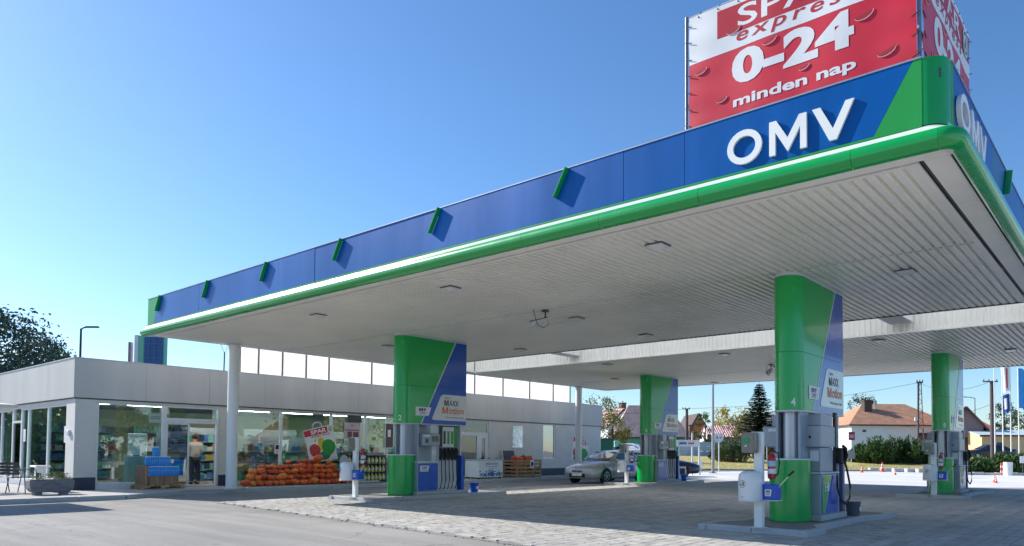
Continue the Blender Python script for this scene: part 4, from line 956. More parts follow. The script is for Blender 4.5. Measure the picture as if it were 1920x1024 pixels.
# printed boards: shopping bag signs
SPW = pm('bag_white', (.72,.73,.72), .35, coat=.3); SPR = pm('bag_red', S(190,34,52), .4); FGRN = pm('fruit_green', S(40,150,60), .4); FRED = pm('fruit_red', S(190,50,56), .4); FYEL = pm('fruit_yellow', S(222,190,50), .4); FIRG = pm('fir_green', S(20,120,80), .4)
def bagsign(X, A, B, C, D, lab):
    """A top left, B top right, C bottom right, D bottom left as (Y, Z) on the plane X"""
    t = thing('bag_sign', lab, 'sign', (X, (A[0]+C[0])/2, (A[1]+C[1])/2))
    def f(u, v, w=0):
        y = (A[0]*(1-u)+B[0]*u)*v+(D[0]*(1-u)+C[0]*u)*(1-v); z = (A[1]*(1-u)+B[1]*u)*v+(D[1]*(1-u)+C[1]*u)*(1-v); return (X+w, y, z)
    def pl(pts, w, mat, nm, th=.002):
        mb = MB(); mb.ext([f(u,v,w-th) for u,v in pts],(th,0,0)); return part(nm, mb, mat, t, world=True)
    pl([(0,0),(1,0),(1,1),(0,1)], .012, SPW, 'board', .012)
    mb = MB(); mb.tube([f(.33,1.0,.006),f(.34,1.10,.006),f(.42,1.15,.006),f(.54,1.15,.006),f(.62,1.10,.006),f(.63,1.0,.006)],.02,6); part('handle', mb, SPW, t, world=True)
    pl([(0,.80),(.80,.80),(.80,.98),(0,.98)], .0155, SPR, 'red_band')
    mb = MB(); text(mb, 'SPAR', (.22,.76,.83,.95), lambda u,v,w=0: f(u,v,.018), bold=.025); part('lettering', mb, WPR, t, world=True)
    mb = MB(); text(mb, 'express', (.22,.86,.715,.785), lambda u,v,w=0: f(u,v,.018), bold=.02, shear=.2, spacing=1.4); part('lettering', mb, SPR, t, world=True)
    c = (.905,.885); pl([(c[0]+.075*math.cos(a)*.9,c[1]+.075*math.sin(a)) for a in [2*PI*i/20 for i in range(20)]], .016, FIRG, 'emblem')
    pl([(c[0]+.055*math.cos(a)*.9,c[1]+.055*math.sin(a)) for a in [2*PI*i/20 for i in range(20)]], .018, SPW, 'emblem')
    pl([(c[0]-.035,c[1]-.03),(c[0]+.035,c[1]-.03),(c[0],c[1]+.045)], .02, FIRG, 'emblem')
    def ell(cu, cv, ru, rv, mat, nm, w): pl([(cu+ru*math.cos(a)*(1+.06*math.cos(3*a)),cv+rv*math.sin(a)) for a in [2*PI*i/24 for i in range(24)]], w, mat, nm)
    ell(.52,.50,.13,.20,FYEL,'pear',.0145); ell(.25,.36,.19,.19,FRED,'red_apple',.0165); ell(.74,.38,.24,.23,FGRN,'green_apple',.0185); ell(.56,.16,.2,.13,pm('fruit_teal', S(40,120,90), .4),'green_fruit',.0145); ell(.3,.1,.16,.09,pm('fruit_plum', S(120,70,80), .4),'plum',.0165)
    pl([(.28,.58),(.33,.62),(.38,.72),(.31,.66)], .0165, FGRN, 'leaf')
bagsign(XS-.03, (15.01,2.09), (16.25,2.40), (16.54,1.04), (15.32,.86), 'tilted shopping bag sign with fruit on the shop window behind the pumpkins')
bagsign(XS+.005, (31.66,2.25), (33.05,1.95), (32.86,.82), (31.34,.95), 'tilted shopping bag sign with fruit on the far grey shop wall')
def poster(name, X, y0, y1, z0, z1, mat, lab, frame=None, extra=()):
    t = thing(name, lab, 'poster', (X,(y0+y1)/2,(z0+z1)/2))
    mb = MB(); mb.box(X,X+.008,y0,y1,z0,z1); part('sheet', mb, mat, t, world=True)
    if frame:
        for a in ((y0-.03,y0-.001,z0-.03,z1+.03),(y1+.001,y1+.03,z0-.03,z1+.03),(y0-.001,y1+.001,z0-.03,z0-.001),(y0-.001,y1+.001,z1+.001,z1+.03)):
            mb = MB(); mb.box(X,X+.02,*a); part('frame_rail', mb, frame, t, world=True)
    for (a0,a1,b0,b1,m,nm) in extra:
        mb = MB(); mb.box(X+.009,X+.012,y0+(y1-y0)*a0,y0+(y1-y0)*a1,z0+(z1-z0)*b0,z0+(z1-z0)*b1); part(nm, mb, m, t, world=True)
    return t
PINKP = pm('poster_pink', S(198,180,186), .5, var=.12, scale=3); CHOC = pm('poster_brown', S(120,70,72), .5)
poster('window_notice', XS-.036, 13.87,14.06,1.23,1.58, WPR, 'small white notice with dark square on the shop window', None, ((.15,.85,.45,.92,pm('notice_dark', S(60,40,50), .5),'picture'),(.2,.8,.12,.18,DGREY,'text_line'),(.2,.8,.26,.31,DGREY,'text_line')))
poster('promo_poster', XS-.036, 16.82,17.56,1.55,2.48, PINKP, 'pale pink promotional poster with two brown bars on the window', None, ((.2,.48,.28,.62,CHOC,'picture'),(.55,.9,.28,.6,CHOC,'picture'),(.05,.95,.66,.70,CHOC,'banner'),(.4,.6,.86,.9,RED,'logo')))
poster('promo_poster', XS-.036, 18.83,19.22,1.5,2.5, pm('poster_dark', S(92,80,80), .5), 'dark poster with white bottle in the window beside the dispenser', ALU, ((.3,.7,.45,.75,STICK,'picture'),))
poster('window_notice', XS-.036, 9.55,9.92,2.22,2.52, pm('notice_pale', S(150,170,165), .5), 'pale notice in the upper corner of the first shop window', None, ((.1,.9,.6,.66,DGREY,'text_line'),(.1,.9,.4,.46,DGREY,'text_line')))
FOIL = pm('foil', S(190,192,196), .18, metal=.9, var=.3, scale=3, bump=1.0, bscale=5)
poster('foil_panel', XS+.003, 26.63,27.4,1.58,2.66, FOIL, 'crumpled silver foil panel in a thin frame on the grey shop wall', LGREY)
# ice chest
t = thing('ice_chest', 'white ice cube chest with blue ice picture beside the shop door', 'ice chest', (-23.75,23.7,PVZ))
mb = MB(); mb.box(-.45,.45,-.8,.8,.06,.82); bd = part('body', mb, WHITE, t, bevel=.02); mb = MB(); mb.box(-.46,.46,-.81,.81,.825,.88); part('lid', mb, LGREY, t, bevel=.015)
for y in (-.5,0,.5): mb = MB(); mb.tube([(.3,y-.1,.9),(.33,y,.93),(.3,y+.1,.9)],.015,6); part('lid_handle', mb, BLACK, t)
for x in (-.35,.35):
    for y in (-.7,.7): mb = MB(); mb.box(x-.05,x+.05,y-.05,y+.05,0,.058); part('foot', mb, BLACK, t)
mb = MB(); text(mb, 'JÉGKOCKA', (-.35,.48,.60,.76), lambda u,v,w=0: (.4525,u,v), bold=.012); part('lettering', mb, BLK, bd)
mb = MB(); mb.face([(.4525,-.28,.535),(.4525,.40,.535),(.4525,.40,.555),(.4525,-.28,.555)]); part('text_line', mb, DGREY, bd)
random.seed(3); ICE = [pm('ice_blue', S(40,110,190), .4), pm('ice_pale', S(150,200,230), .4), pm('ice_navy', S(20,50,110), .4)]
for k in range(3):
    mb = MB()
    for i in range(34):
        y = random.uniform(-.74,.74); z = .09+abs(random.gauss(0,.11))*(1 if abs(y) > .25 else 1.3); s = random.uniform(.03,.06); a = random.uniform(0,1.5)
        if z+s > .5: continue
        mb.face([(.4521+.0004*k+.0002*(i%3),y+s*math.cos(a+q*PI/2),z+s*.8*math.sin(a+q*PI/2)+.03) for q in range(4)])
    for y in ((-.12,0,.12) if k == 0 else ()):
        mb.face([(.4535,y-.035,.12),(.4535,y+.035,.12),(.4535,y+.035,.36),(.4535,y+.012,.42),(.4535,y+.012,.5),(.4535,y-.012,.5),(.4535,y-.012,.42),(.4535,y-.035,.36)])
    part('ice_print', mb, ICE[k], bd)['kind'] = 'stuff'
# dark panel board and pumpkin crate
t = thing('notice_board', 'dark grey board leaning on the wall between ice chest and pumpkin crate', 'board', (-24.4,26.2,PVZ))
mb = MB(); mb.ext([(.05,-.42,.02),(.05,.42,.02),(-.16,.42,1.3),(-.16,-.42,1.3)],(-.03,0,0)); part('panel', mb, pm('board_dark', S(64,68,74), .5), t)
mb = MB(); mb.ext([(.055,.42,.0),(.055,.46,.0),(-.155,.46,1.32),(-.155,.42,1.32)],(-.04,0,0)); part('frame_rail', mb, ALU, t); mb = MB(); mb.ext([(.055,-.46,.0),(.055,-.42,.0),(-.155,-.42,1.32),(-.155,-.46,1.32)],(-.04,0,0)); part('frame_rail', mb, ALU, t)
t = thing('slatted_crate', 'wooden slatted crate filled with pumpkins against the shop wall', 'crate', (-23.85,26.45,PVZ))
for y in (-.85,-.28,.3,.85):
    for x in (.43,-.43):
        mb = MB(); mb.box(x-.03,x+.03,y-.05,y+.05,0,.86); part('upright', mb, WOOD, t)
for z in (.06,.24,.42,.60,.76):
    mb = MB(); mb.box(.462,.482,-.9,.9,z,z+.1); part('slat', mb, WOOD, t); mb = MB(); mb.box(-.482,-.462,-.9,.9,z,z+.1); part('slat', mb, WOOD, t)
    mb = MB(); mb.box(-.46,.46,-.925,-.905,z,z+.1); part('slat', mb, WOOD, t); mb = MB(); mb.box(-.46,.46,.905,.925,z,z+.1); part('slat', mb, WOOD, t)
mb = MB(); mb.box(-.45,.45,-.89,.89,.03,.05); part('floor_board', mb, WOOD, t)
mb = MB(); mb.box(.484,.49,.05,.32,.45,.85); part('price_card', mb, STICK, t)
mb = MB(); mb.box(.491,.493,.10,.27,.55,.75); part('price_print', mb, BLK, t)
for i in range(22):
    y = random.uniform(-.75,.75); x = random.uniform(-.3,.32); lvl = i//8
    pumpkin(-23.85+x, 26.45+y*(1-.12*lvl), PVZ+.3+.24*lvl, random.uniform(.16,.23), 'orange pumpkin in the wooden slatted crate', 'pumpkins in the slatted crate')
# ---------------------------------------------------------------- inside the shop
SHELF = pm('shelf_metal', S(150,160,165), .4); random.seed(21)
GOODS = [pm('goods_%d' % i, c, .35) for i, c in enumerate((S(30,120,140),S(40,150,110),S(180,190,190),S(150,60,60),S(70,110,170),S(170,150,70),S(30,60,80),S(110,170,150)))]
def shelf_unit(x, y, w, h, rz, lab, bottle=True):
    t = thing('shelf_unit', lab, 'shelf', (x,y,.13), rz, group='shop shelving')
    mb = MB(); mb.box(-.24,-.21,-w/2,w/2,0,h); part('back', mb, SHELF, t)
    lv = int(h/.36)
    for i in range(lv):
        mb = MB(); mb.box(-.21,.22,-w/2,w/2,.08+i*.36,.105+i*.36); part('shelf', mb, SHELF, t)
    mb = MB(); yy = -w/2+.04
    for i in range(lv):
        yy = -w/2+.03
        while yy < w/2-.06:
            g = random.uniform(.05,.11); n = random.choice((2,3,4,5)); hh = random.uniform(.16,.3); k = random.randrange(8)
            for q in range(n):
                if yy > w/2-.06: break
                mb.box(random.uniform(-.02,.02)+.02,.2,yy,yy+g*.9,.106+i*.36,.106+i*.36+hh,k); yy += g
    o = part('goods', mb, GOODS, t); o['kind'] = 'stuff'
    return t
ss = 0
for i, (x, y, w, h, rz) in enumerate(((-26.2,13.3,1.7,1.75,0),(-26.2,15.2,1.9,1.75,0),(-26.3,17.2,1.8,1.5,0),(-26.3,19.2,1.8,1.5,0),(-26.3,21.1,1.6,1.5,0),(-29,13.6,2.2,2.1,0),(-29,16.2,2.4,2.1,0),(-29,19,2.4,2.1,0),(-27.8,11.9,1.6,1.9,PI/2*0+.0),(-32.6,10,2.6,2.2,0),(-32.6,13.4,3,2.2,0))):
    shelf_unit(x, y, w, h, rz, 'shop shelf with bright goods, %s seen through the windows' % ('first behind the pumpkin heap','second behind the bag sign','third behind the bottle rack','fourth behind the rack end','fifth behind the dispenser','rear one behind the first','rear one behind the second','rear one behind the third','one beside the open door','back wall one on the left','back wall one on the right')[i])
EMIT = pm('light_tube', (1,.98,.93), .5, emit=22, var=0)
k = 0
for y in (8.9,10.9,12.9,14.9,16.9,18.9,20.9):
    for x in (-25.9,-28.3):
        t = thing('ceiling_light', 'lit fluorescent strip in the shop ceiling, %s from the corner in the %s row' % (('first','second','third','fourth','fifth','sixth','seventh')[int((y-8.8)/2)], 'window' if x > -27 else 'inner'), 'lamp', (x,y,2.96), group='fluorescent strips')
        mb = MB(); mb.box(-.06,.06,-.72,.72,.0,.04); part('housing', mb, WHITEM, t); mb = MB(); mb.box(-.04,.04,-.7,.7,-.03,-.002); part('tube', mb, EMIT, t)
t = thing('white_counter', 'pale promotional counter with rounded top board behind the first shop window', 'counter', (-25.7,9.6,.13))
mb = MB(); mb.box(-.2,.2,-.35,.35,0,1.05); part('counter', mb, pm('counter', S(150,175,170), .5), t, bevel=.01); mb = MB(); mb.box(-.05,.0,-.3,.3,1.052,1.75); part('header', mb, STICK, t, bevel=.05)
# ---------------------------------------------------------------- terrace at the left
STONE = pm('planter_stone', S(120,122,128), .8, var=.2, scale=5, bump=.3); SOIL = pm('soil', (.06,.045,.03), .95)
LEAFG = leafm('shrub_leaf', (.035,.085,.02), (.10,.17,.05))
def planter(loc, rz, lab):
    t = thing('stone_planter', lab, 'planter', loc, rz)
    prof = [(-.42,.07),(-.5,.16),(-.52,.40),(.52,.40),(.5,.16),(.42,.07)]
    mb = MB(); mb.ext([(-.19,u,v) for u,v in prof],(.38,0,0)); part('trough', mb, STONE, t, bevel=.02)
    for y in (-.3,.3): mb = MB(); mb.box(-.16,.16,y-.08,y+.08,0,.069); part('foot', mb, STONE, t)
    for (a,b,c,d) in ((-.5,-.1,.12,.30),(-.48,-.05,.18,.34),(0.0,.48,.36,.16),(.02,.46,.30,.12),(-.1,.1,.14,.36)):
        mb = MB(); mb.tube([(.195,a+(b-a)*q/8,c+(d-c)*(.5-.5*math.cos(PI*q/8))) for q in range(9)],.014,5); part('carved_wave', mb, STONE, t)
    mb = MB(); mb.box(-.17,.17,-.48,.48,.401,.41); part('soil', mb, SOIL, t)
    for yc in (-.3,.28):
        mb = MB()
        for i in range(150):
            a = random.uniform(0,6.28); r = abs(random.gauss(0,.1)); p = Vector((r*math.cos(a)*.8,yc+r*math.sin(a)*1.4,.42+random.uniform(0,.17)*(1-r*2))); d = Vector((random.gauss(0,1),random.gauss(0,1),random.uniform(-.2,1))).normalized()*.045; e = d.cross(Vector((random.gauss(0,1),random.gauss(0,1),.3))).normalized()*.02
            mb.face([p-e,p+d*.6-e*.2+e,p+d,p+e*1.2])
        part('shrub', mb, LEAFG, t)
planter((-22.9,6.4,PVZ), 0, 'carved grey stone planter with small green shrubs on the shop pavement')
planter((-24.3,6.9,PVZ), PI/2, 'second stone planter behind, close to the shop corner')
FRAME = pm('chair_frame', S(46,50,56), .35, metal=.5); SLATC = pm('chair_slat', S(60,62,66), .5)
def chair(loc, rz, lab):
    t = thing('terrace_chair', lab, 'chair', loc, rz, group='terrace chairs')
    for sx in (-.24,.24):
        mb = MB(); mb.tube([(sx,-.25,0),(sx,-.22,.43),(sx,-.2,.64),(sx,.2,.66)],.013,7); part('front_leg', mb, FRAME, t, smooth=50)
        mb = MB(); mb.tube([(sx,.28,0),(sx,.2,.43),(sx,.24,.66),(sx,.3,.86)],.013,7); part('rear_leg', mb, FRAME, t, smooth=50)
    for y in (-.2,-.1,0,.1,.19): mb = MB(); mb.box(-.23,.23,y-.035,y+.035,.43,.445); part('seat_slat', mb, SLATC, t)
    for z in (.54,.63,.72,.81): mb = MB(); mb.obox((0,.225+(z-.5)*.2,z),(.23,0,0),(0,.006,0),(0,.006,.032)); part('back_slat', mb, SLATC, t)
chair((-24.2,6.1,PVZ), 2.3, 'dark slatted terrace chair nearest the planter'); chair((-24.9,5.6,PVZ), -.9, 'dark slatted terrace chair at the left picture edge')
t = thing('terrace_table', 'small round terrace table between the two chairs', 'table', (-24.6,5.2,PVZ))
mb = MB(); mb.lathe([(.35,.70),(.36,.71),(.36,.73),(.35,.735)],0,0,24); part('top', mb, LGREY, t, smooth=30); mb = MB(); mb.lathe([(.03,.02),(.03,.70)],0,0,10); part('stem', mb, FRAME, t); mb = MB(); mb.lathe([(.22,0),(.22,.012),(.05,.03)],0,0,18); part('base', mb, FRAME, t)
# parasol
CANV = pm('parasol_canvas', S(226,220,205), .8, var=.06)
t = thing('parasol', 'cream square parasol over the terrace tables', 'parasol', (-22.9,3.7,PVZ))
mb = MB(); mb.tube([(0,0,.05),(0,0,2.65)],.03,10); part('pole', mb, LGREY, t, smooth=50); mb = MB(); mb.box(-.35,.35,-.35,.35,0,.06); part('base', mb, KERB, t, bevel=.01)
R_ = 1.55
co = [(R_,R_),(-R_,R_),(-R_,-R_),(R_,-R_)]
for i in range(4):
    a = co[i]; b = co[(i+1)%4]; m_ = ((a[0]+b[0])/2*1.0,(a[1]+b[1])/2*1.0)
    for p, q in ((a,m_),(m_,b)):
        mb = MB(); V = []
        n = 6
        for k in range(n+1):
            s = k/n; z = 2.72-.42*s-.06*math.sin(s*PI); V += [(p[0]*s,p[1]*s,z),(q[0]*s,q[1]*s,z+(.0))]
        mb.mesh(V, [(2*k,2*k+1,2*k+3,2*k+2) for k in range(n)]); mb.mesh([(p[0],p[1],2.30),(q[0],q[1],2.30),(q[0]*1.005,q[1]*1.005,2.23),(p[0]*1.005,p[1]*1.005,2.23)],[(0,1,2,3)]); part('canopy_panel', mb, CANV, t)
    mb = MB(); mb.tube([(a[0]*.03,a[1]*.03,2.64),(a[0]*.98,a[1]*.98,2.27)],.011,6); part('rib', mb, FRAME, t)
t = thing('ash_bin', 'white pedestal ash bin standing against the shop corner glass', 'bin', (-26.4,7.1,PVZ))
mb = MB(); mb.box(-.12,.12,-.12,.12,0,.66); part('body', mb, WHITEM, t, bevel=.01); mb = MB(); mb.box(-.3,.3,-.2,.2,.662,.72); part('top', mb, WHITE, t, bevel=.015)
t = thing('wall_socket', 'small white box on the pier of the left shop wall', 'box', (-25.1,7.465,1.75))
mb = MB(); mb.box(-.08,.08,-.06,0,0,.18); part('case', mb, WHITE, t, bevel=.01); mb = MB(); mb.box(-.05,.05,-.065,-.061,.03,.1); part('flap', mb, LGREY, t)
for x, z, lab in ((-25.62,1.55,'white paper notice beside the pier on the left shop window'),(-29.75,1.6,'white opening hours notice on the left shop window')):
    t = thing('window_notice', lab, 'notice', (x,7.515,z)); mb = MB(); mb.box(-.12,.12,-.004,0,0,.5 if x > -27 else .42); part('sheet', mb, WPR, t)
    for q in range(4): mb = MB(); mb.box(-.08,.08,-.0065,-.0045,.06+q*.08,.085+q*.08); part('text_line', mb, LGREY, t)
# ---------------------------------------------------------------- tall price totem, mast and lamp behind the shop
t = thing('price_totem', 'tall price totem with green edge and blue gridded panel behind the shop', 'sign', (-36.2,14.0,0))
d_ = Vector((.98,.8,0)).normalized(); n_ = Vector((.8,-.98,0)).normalized()*1
def tot(u0,u1,w0,w1,z0,z1): 
    mb = MB(); c = d_*((u0+u1)/2)+n_*((w0+w1)/2)+Vector((0,0,(z0+z1)/2)); mb.obox(c, d_*((u1-u0)/2), n_*((w1-w0)/2), (0,0,(z1-z0)/2)); return mb
TG = pm('totem_green', S(120,190,160), .4); TB = pm('totem_blue', S(40,84,140), .3)
part('frame', tot(-.62,-.38,-.25,0,0,6.7), TG, t); part('body', tot(-.38,.62,-.25,-.02,0,6.7), TG, t); part('side', tot(-.80,-.63,-.28,.02,0,6.75), WHITEM, t)
for i in range(3):
    for j in range(19): part('display_tile', tot(-.34+.30*i,-.34+.30*i+.285,-.019,.004,.4+j*.33,.4+j*.33+.32), TB, t)
mb = MB(); mb.obox(d_*-.98+Vector((0,0,5.9)), d_*.06, n_*.1, (0,0,.5)); part('loudspeaker', mb, pm('mauve', S(150,130,140), .5), t)
t = thing('roof_mast', 'thin antenna mast with forked tip on the shop roof', 'mast', (-27.8,13.4,3.42)); mb = MB(); mb.tube([(0,0,0),(.05,0,1.75)],.025,6); part('pole', mb, DGREY, t)
for s in (-1,1): mb = MB(); mb.tube([(.05,0,1.7),(.05+s*.16,s*.1,2.1)],.012,5); part('tip', mb, LGREY, t)
def street_lamp(loc, h, arm, lab, r=.07, col=None):
    t = thing('street_lamp', lab, 'street lamp', loc); m = col or FRAME
    mb = MB(); mb.tube([(0,0,0),(0,0,h*.5),(0,0,h)],[r,r*.85,r*.65],10); part('pole', mb, m, t, smooth=50)
    a = Vector(arm); mb = MB(); mb.tube([(0,0,h-.05),a*.5+Vector((0,0,h+.06)),a+Vector((0,0,h+.08))],r*.5,7); part('arm', mb, m, t, smooth=50)
    ad = a.normalized(); mb = MB(); mb.obox(a+ad*.35+Vector((0,0,h+.1)), ad*.4, Vector((-ad.y,ad.x,0))*.12, Vector((0,0,.05))-ad*.0); part('lamp_head', mb, m, t, bevel=.03)
street_lamp((*at(146,45),0), zt(146,615,45), (_r.x*.35,_r.y*.35,0), 'black street lamp rising behind the shop roof corner', .09)
# ---------------------------------------------------------------- cars
TYRE = pm('tyre', (.02,.02,.022), .8); RIM = pm('rim', S(170,174,180), .3, metal=.8); CGLASS = pm('car_glass', (.02,.025,.03), .05, var=.2, coat=.6, spec=.8); CBLACK = pm('car_black', (.015,.015,.017), .5); HLAMP = pm('headlamp', (.62,.66,.7), .08, coat=.8, metal=.3); TLAMP = pm('tail_lamp', S(150,16,20), .15, coat=.6); CHROME = pm('chrome', (.8,.8,.82), .12, metal=1)
def make_car(loc, rz, paint, lab, detail=True):
    t = thing('parked_car', lab, 'car', loc, rz)
    ST = [(2.33,.60,.34,.46,.58,.60),(2.24,.76,.22,.48,.64,.685),(2.0,.83,.19,.52,.72,.775),(1.6,.865,.18,.56,.80,.86),(1.05,.88,.18,.60,.88,.945),(.75,.88,.18,.60,.905,.955),(-.4,.885,.18,.62,.93,.96),(-1.5,.88,.18,.64,.955,.985),(-1.95,.86,.2,.64,.965,1.0),(-2.22,.80,.26,.62,.94,.98),(-2.33,.68,.36,.56,.80,.86)]
    rows = []
    for y,w_,zb,zm,zl,zt_ in ST:
        half = [(0,zb),(w_*.8,zb),(w_*.955,zb+.07),(w_*.995,zm-.1),(w_,zm),(w_*.985,zl-.06),(w_*.94,zl),(w_*.80,zt_-.008),(w_*.45,zt_+.014),(0,zt_+.02)]
        rows.append([(x,y,z) for x,z in half]+[(-x,y,z) for x,z in half[-2:0:-1]])
    n = len(rows[0]); mb = MB(); V = [p for r in rows for p in r]
    F = [(i*n+j,i*n+(j+1)%n,(i+1)*n+(j+1)%n,(i+1)*n+j) for i in range(len(rows)-1) for j in range(n)]+[tuple(range(n-1,-1,-1)),tuple(range((len(rows)-1)*n,len(rows)*n))]
    mb.mesh(V, F); body = part('body', mb, paint, t, smooth=45)
    # cabin: roof and pillars
    CS = [(.98,.74,.93,.70,.935),(.55,.775,.94,.655,1.20),(.12,.785,.95,.60,1.375),(-.35,.785,.955,.585,1.425),(-.85,.78,.96,.575,1.41),(-1.3,.765,.965,.585,1.27),(-1.72,.70,.98,.62,1.02)]
    V = []; 
    for y,wb,zb,wt,ztp in CS: V += [(wb,y,zb),(wt,y,ztp-.03),(wt*.85,y,ztp),(0,y,ztp+.018),(-wt*.85,y,ztp),(-wt,y,ztp-.03),(-wb,y,zb)]
    mb = MB(); n = 7; mb.mesh(V, [(i*n+j,i*n+j+1,(i+1)*n+j+1,(i+1)*n+j) for i in range(len(CS)-1) for j in range(6)]+[tuple(range(6,-1,-1)),tuple(range((len(CS)-1)*n,len(CS)*n))]); part('cabin', mb, paint, t, smooth=45)
    def at_c(y, k):      # point on the cabin side: k=0 belt, 1 roof edge
        for a, b in zip(CS[:-1], CS[1:]):
            if b[0] <= y <= a[0]:
                s = (a[0]-y)/(a[0]-b[0]); wb,zb,wt,zt_ = [a[i]+(b[i]-a[i])*s for i in (1,2,3,4)]; return (wb+(wt-wb)*k, y, zb+(zt_-.03-zb)*k)
    for sg in (1,-1):
        for ya, yb, nm in ((.60,-.33,'front_window'),(-.40,-1.22,'rear_window')):
            pts = [at_c(ya-.06*(ya>0),.06), at_c(yb,.06), at_c(yb,.86)]+([at_c(.12,.86)] if ya > 0 else []) + ([at_c(ya-.0,.86)] if ya < 0 else [at_c(.50,.42)])
            if ya < 0: pts = [at_c(ya,.06),at_c(yb-.25,.10),at_c(yb,.72),at_c(-.85,.86),at_c(ya,.86)]
            mb = MB(); mb.face([(sg*(x+.006),y,z+.002) for x,y,z in (pts if sg < 0 else pts[::-1])]); part(nm, mb, CGLASS, t)
        mb = MB(); mb.obox((sg*.93,.62,.985),(.085,0,0),(0,.05,0),(0,.02,.06)); part('mirror', mb, paint, t, bevel=.025, seg=2)
        for y in (-.36,): mb = MB(); mb.box(min(sg*.886,sg*.89),max(sg*.886,sg*.89),y-.006,y+.006,.3,.93); part('door_seam', mb, CBLACK, t)
        for y in (.86,-1.2): mb = MB(); mb.box(min(sg*.882,sg*.888),max(sg*.882,sg*.888),y-.006,y+.006,.34 if y > 0 else .7,.88); part('door_seam', mb, CBLACK, t)
        for y in (-.2,-1.02): mb = MB(); mb.box(min(sg*.88,sg*.91),max(sg*.88,sg*.91),y-.09,y+.09,.79,.82); part('door_handle', mb, paint, t, bevel=.008)
        # lamps
        mb = MB(); mb.face([(sg*x,y,z) for x,y,z in ([(.42,2.285,.615),(.66,2.19,.63),(.80,1.88,.70),(.825,1.72,.765),(.62,2.03,.735),(.44,2.22,.685)][::sg])]); part('headlight', mb, HLAMP, t)
        mb = MB(); mb.face([(sg*x,y,z) for x,y,z in ([(.50,-2.335,.72),(.80,-2.20,.74),(.84,-2.0,.9),(.78,-2.24,.92),(.52,-2.325,.90)][::-sg])]); part('tail_light', mb, TLAMP, t)
        mb = MB(); mb.face([(sg*x,2.275,z) for x,z in ([(.50,.34),(.70,.36),(.70,.44),(.46,.43)][::-sg])]); part('fog_lamp', mb, CBLACK, t)
    ws = [(.66,.97,.955),(-.66,.97,.955),(-.55,.16,1.355),(.55,.16,1.355)]
    mb = MB(); mb.face([(x,y+.012,z+.014) for x,y,z in ws]); part('windscreen', mb, CGLASS, t)
    rw = [(.56,-1.70,1.03),(.52,-.95,1.39),(-.52,-.95,1.39),(-.56,-1.70,1.03)]
    mb = MB(); mb.face([(x,y-.02,z+.02) for x,y,z in rw]); part('rear_screen', mb, CGLASS, t)
    mb = MB(); mb.ext([(-.36,2.31,.60),(.36,2.31,.60),(.26,2.335,.48),(-.26,2.335,.48)],(0,.012,0)); gr = part('grille', mb, CBLACK, t)
    mb = MB(); mb.tube([(-.37,2.315,.605),(-.26,2.35,.475),(.26,2.35,.475),(.37,2.315,.605)],.014,6); part('grille_trim', mb, CHROME, gr)
    mb = MB(); mb.box(-.05,.05,2.348,2.352,.515,.575); mb.v = [(x*(1+.4*(z-.54)/.03*.3),y,z) for x,y,z in mb.v]; part('badge', mb, CHROME, gr)
    mb = MB(); mb.ext([(-.42,2.318,.27),(.42,2.318,.27),(.42,2.332,.43),(-.42,2.332,.43)],(0,.006,0)); part('air_intake', mb, CBLACK, t)
    mb = MB(); mb.box(-.26,.26,2.342,2.352,.33,.44); part('number_plate', mb, WPR, t)
    mb = MB(); mb.box(-.26,.26,-2.352,-2.336,.62,.73); part('number_plate', mb, WPR, t)
    for sx in (1,-1):
        for y in (1.38,-1.34):
            mb = MB(); n = 24
            mb.face([(sx*.8865,y+.365*math.cos(a),.315+.365*math.sin(a)) for a in ([2*PI*i/n for i in range(n)][::sx])]); part('wheel_arch', mb, CBLACK, t)
            mb = MB(); mb.lathe([(.2,-.1),(.29,-.1),(.315,-.08),(.315,.08),(.29,.1),(.2,.1)],0,0,26); mb.v = [(sx*.80+z*sx,y+x,.315+yy) for x,yy,z in mb.v]; w_ = part('wheel', mb, TYRE, t, smooth=40)
            if detail:
                mb = MB(); mb.lathe([(.205,.06),(.205,.101),(.18,.103),(.18,.07)],0,0,22)
                for k in range(5):
                    a = 2*PI*k/5+.3; mb.obox((.10*math.cos(a),.10*math.sin(a),.09),Vector((math.cos(a),math.sin(a),0))*.095,Vector((-math.sin(a),math.cos(a),0))*.028,(0,0,.012))
                mb.lathe([(.05,.08),(.05,.105),(.02,.11)],0,0,12)
                mb.v = [(sx*.80+z*sx,y+x,.315+yy) for x,yy,z in mb.v]; part('rim', mb, RIM, w_)
            else:
                mb = MB(); mb.lathe([(.2,.1),(.19,.106),(.05,.112)],0,0,16); mb.v = [(sx*.80+z*sx,y+x,.315+yy) for x,yy,z in mb.v]; part('rim', mb, RIM, w_)
    return t
def paintm(name, c, metal=.6, r=.28): return pm(name, c, r, metal=metal, var=.03, coat=.8)
make_car((-18.85,26.72,.02), PI, paintm('paint_silver', S(172,175,180), .3, .3), 'silver saloon car parked at the pump beside the shop')
def face_dir(px, d, ang): return math.atan2(at(px,d)[1], at(px,d)[0])+ang
make_car((*at(1236,42),0.0), YAW-1.75, paintm('paint_navy', S(34,46,70), .3), 'dark blue car on the yard edge behind the pump with five hoses', False)
make_car((*at(1452,84),1.06), YAW+1.5, paintm('paint_black', S(40,48,64), .3), 'dark car parked on the street behind the green hedge', False)
make_car((*at(1500,72),1.02), YAW+PI+.1, paintm('paint_white', (.7,.71,.72), 0), 'white car facing the forecourt, seen between column and dispenser', False)
make_car((*at(1170,60),.7), YAW+1.2, paintm('paint_white2', (.74,.75,.76), 0), 'white car behind the roof of the silver saloon', False)
make_car((*at(1852,68),.95), YAW+1.5, paintm('paint_dark', S(42,44,58), .3), 'dark car parked behind the low junipers at the right', False)
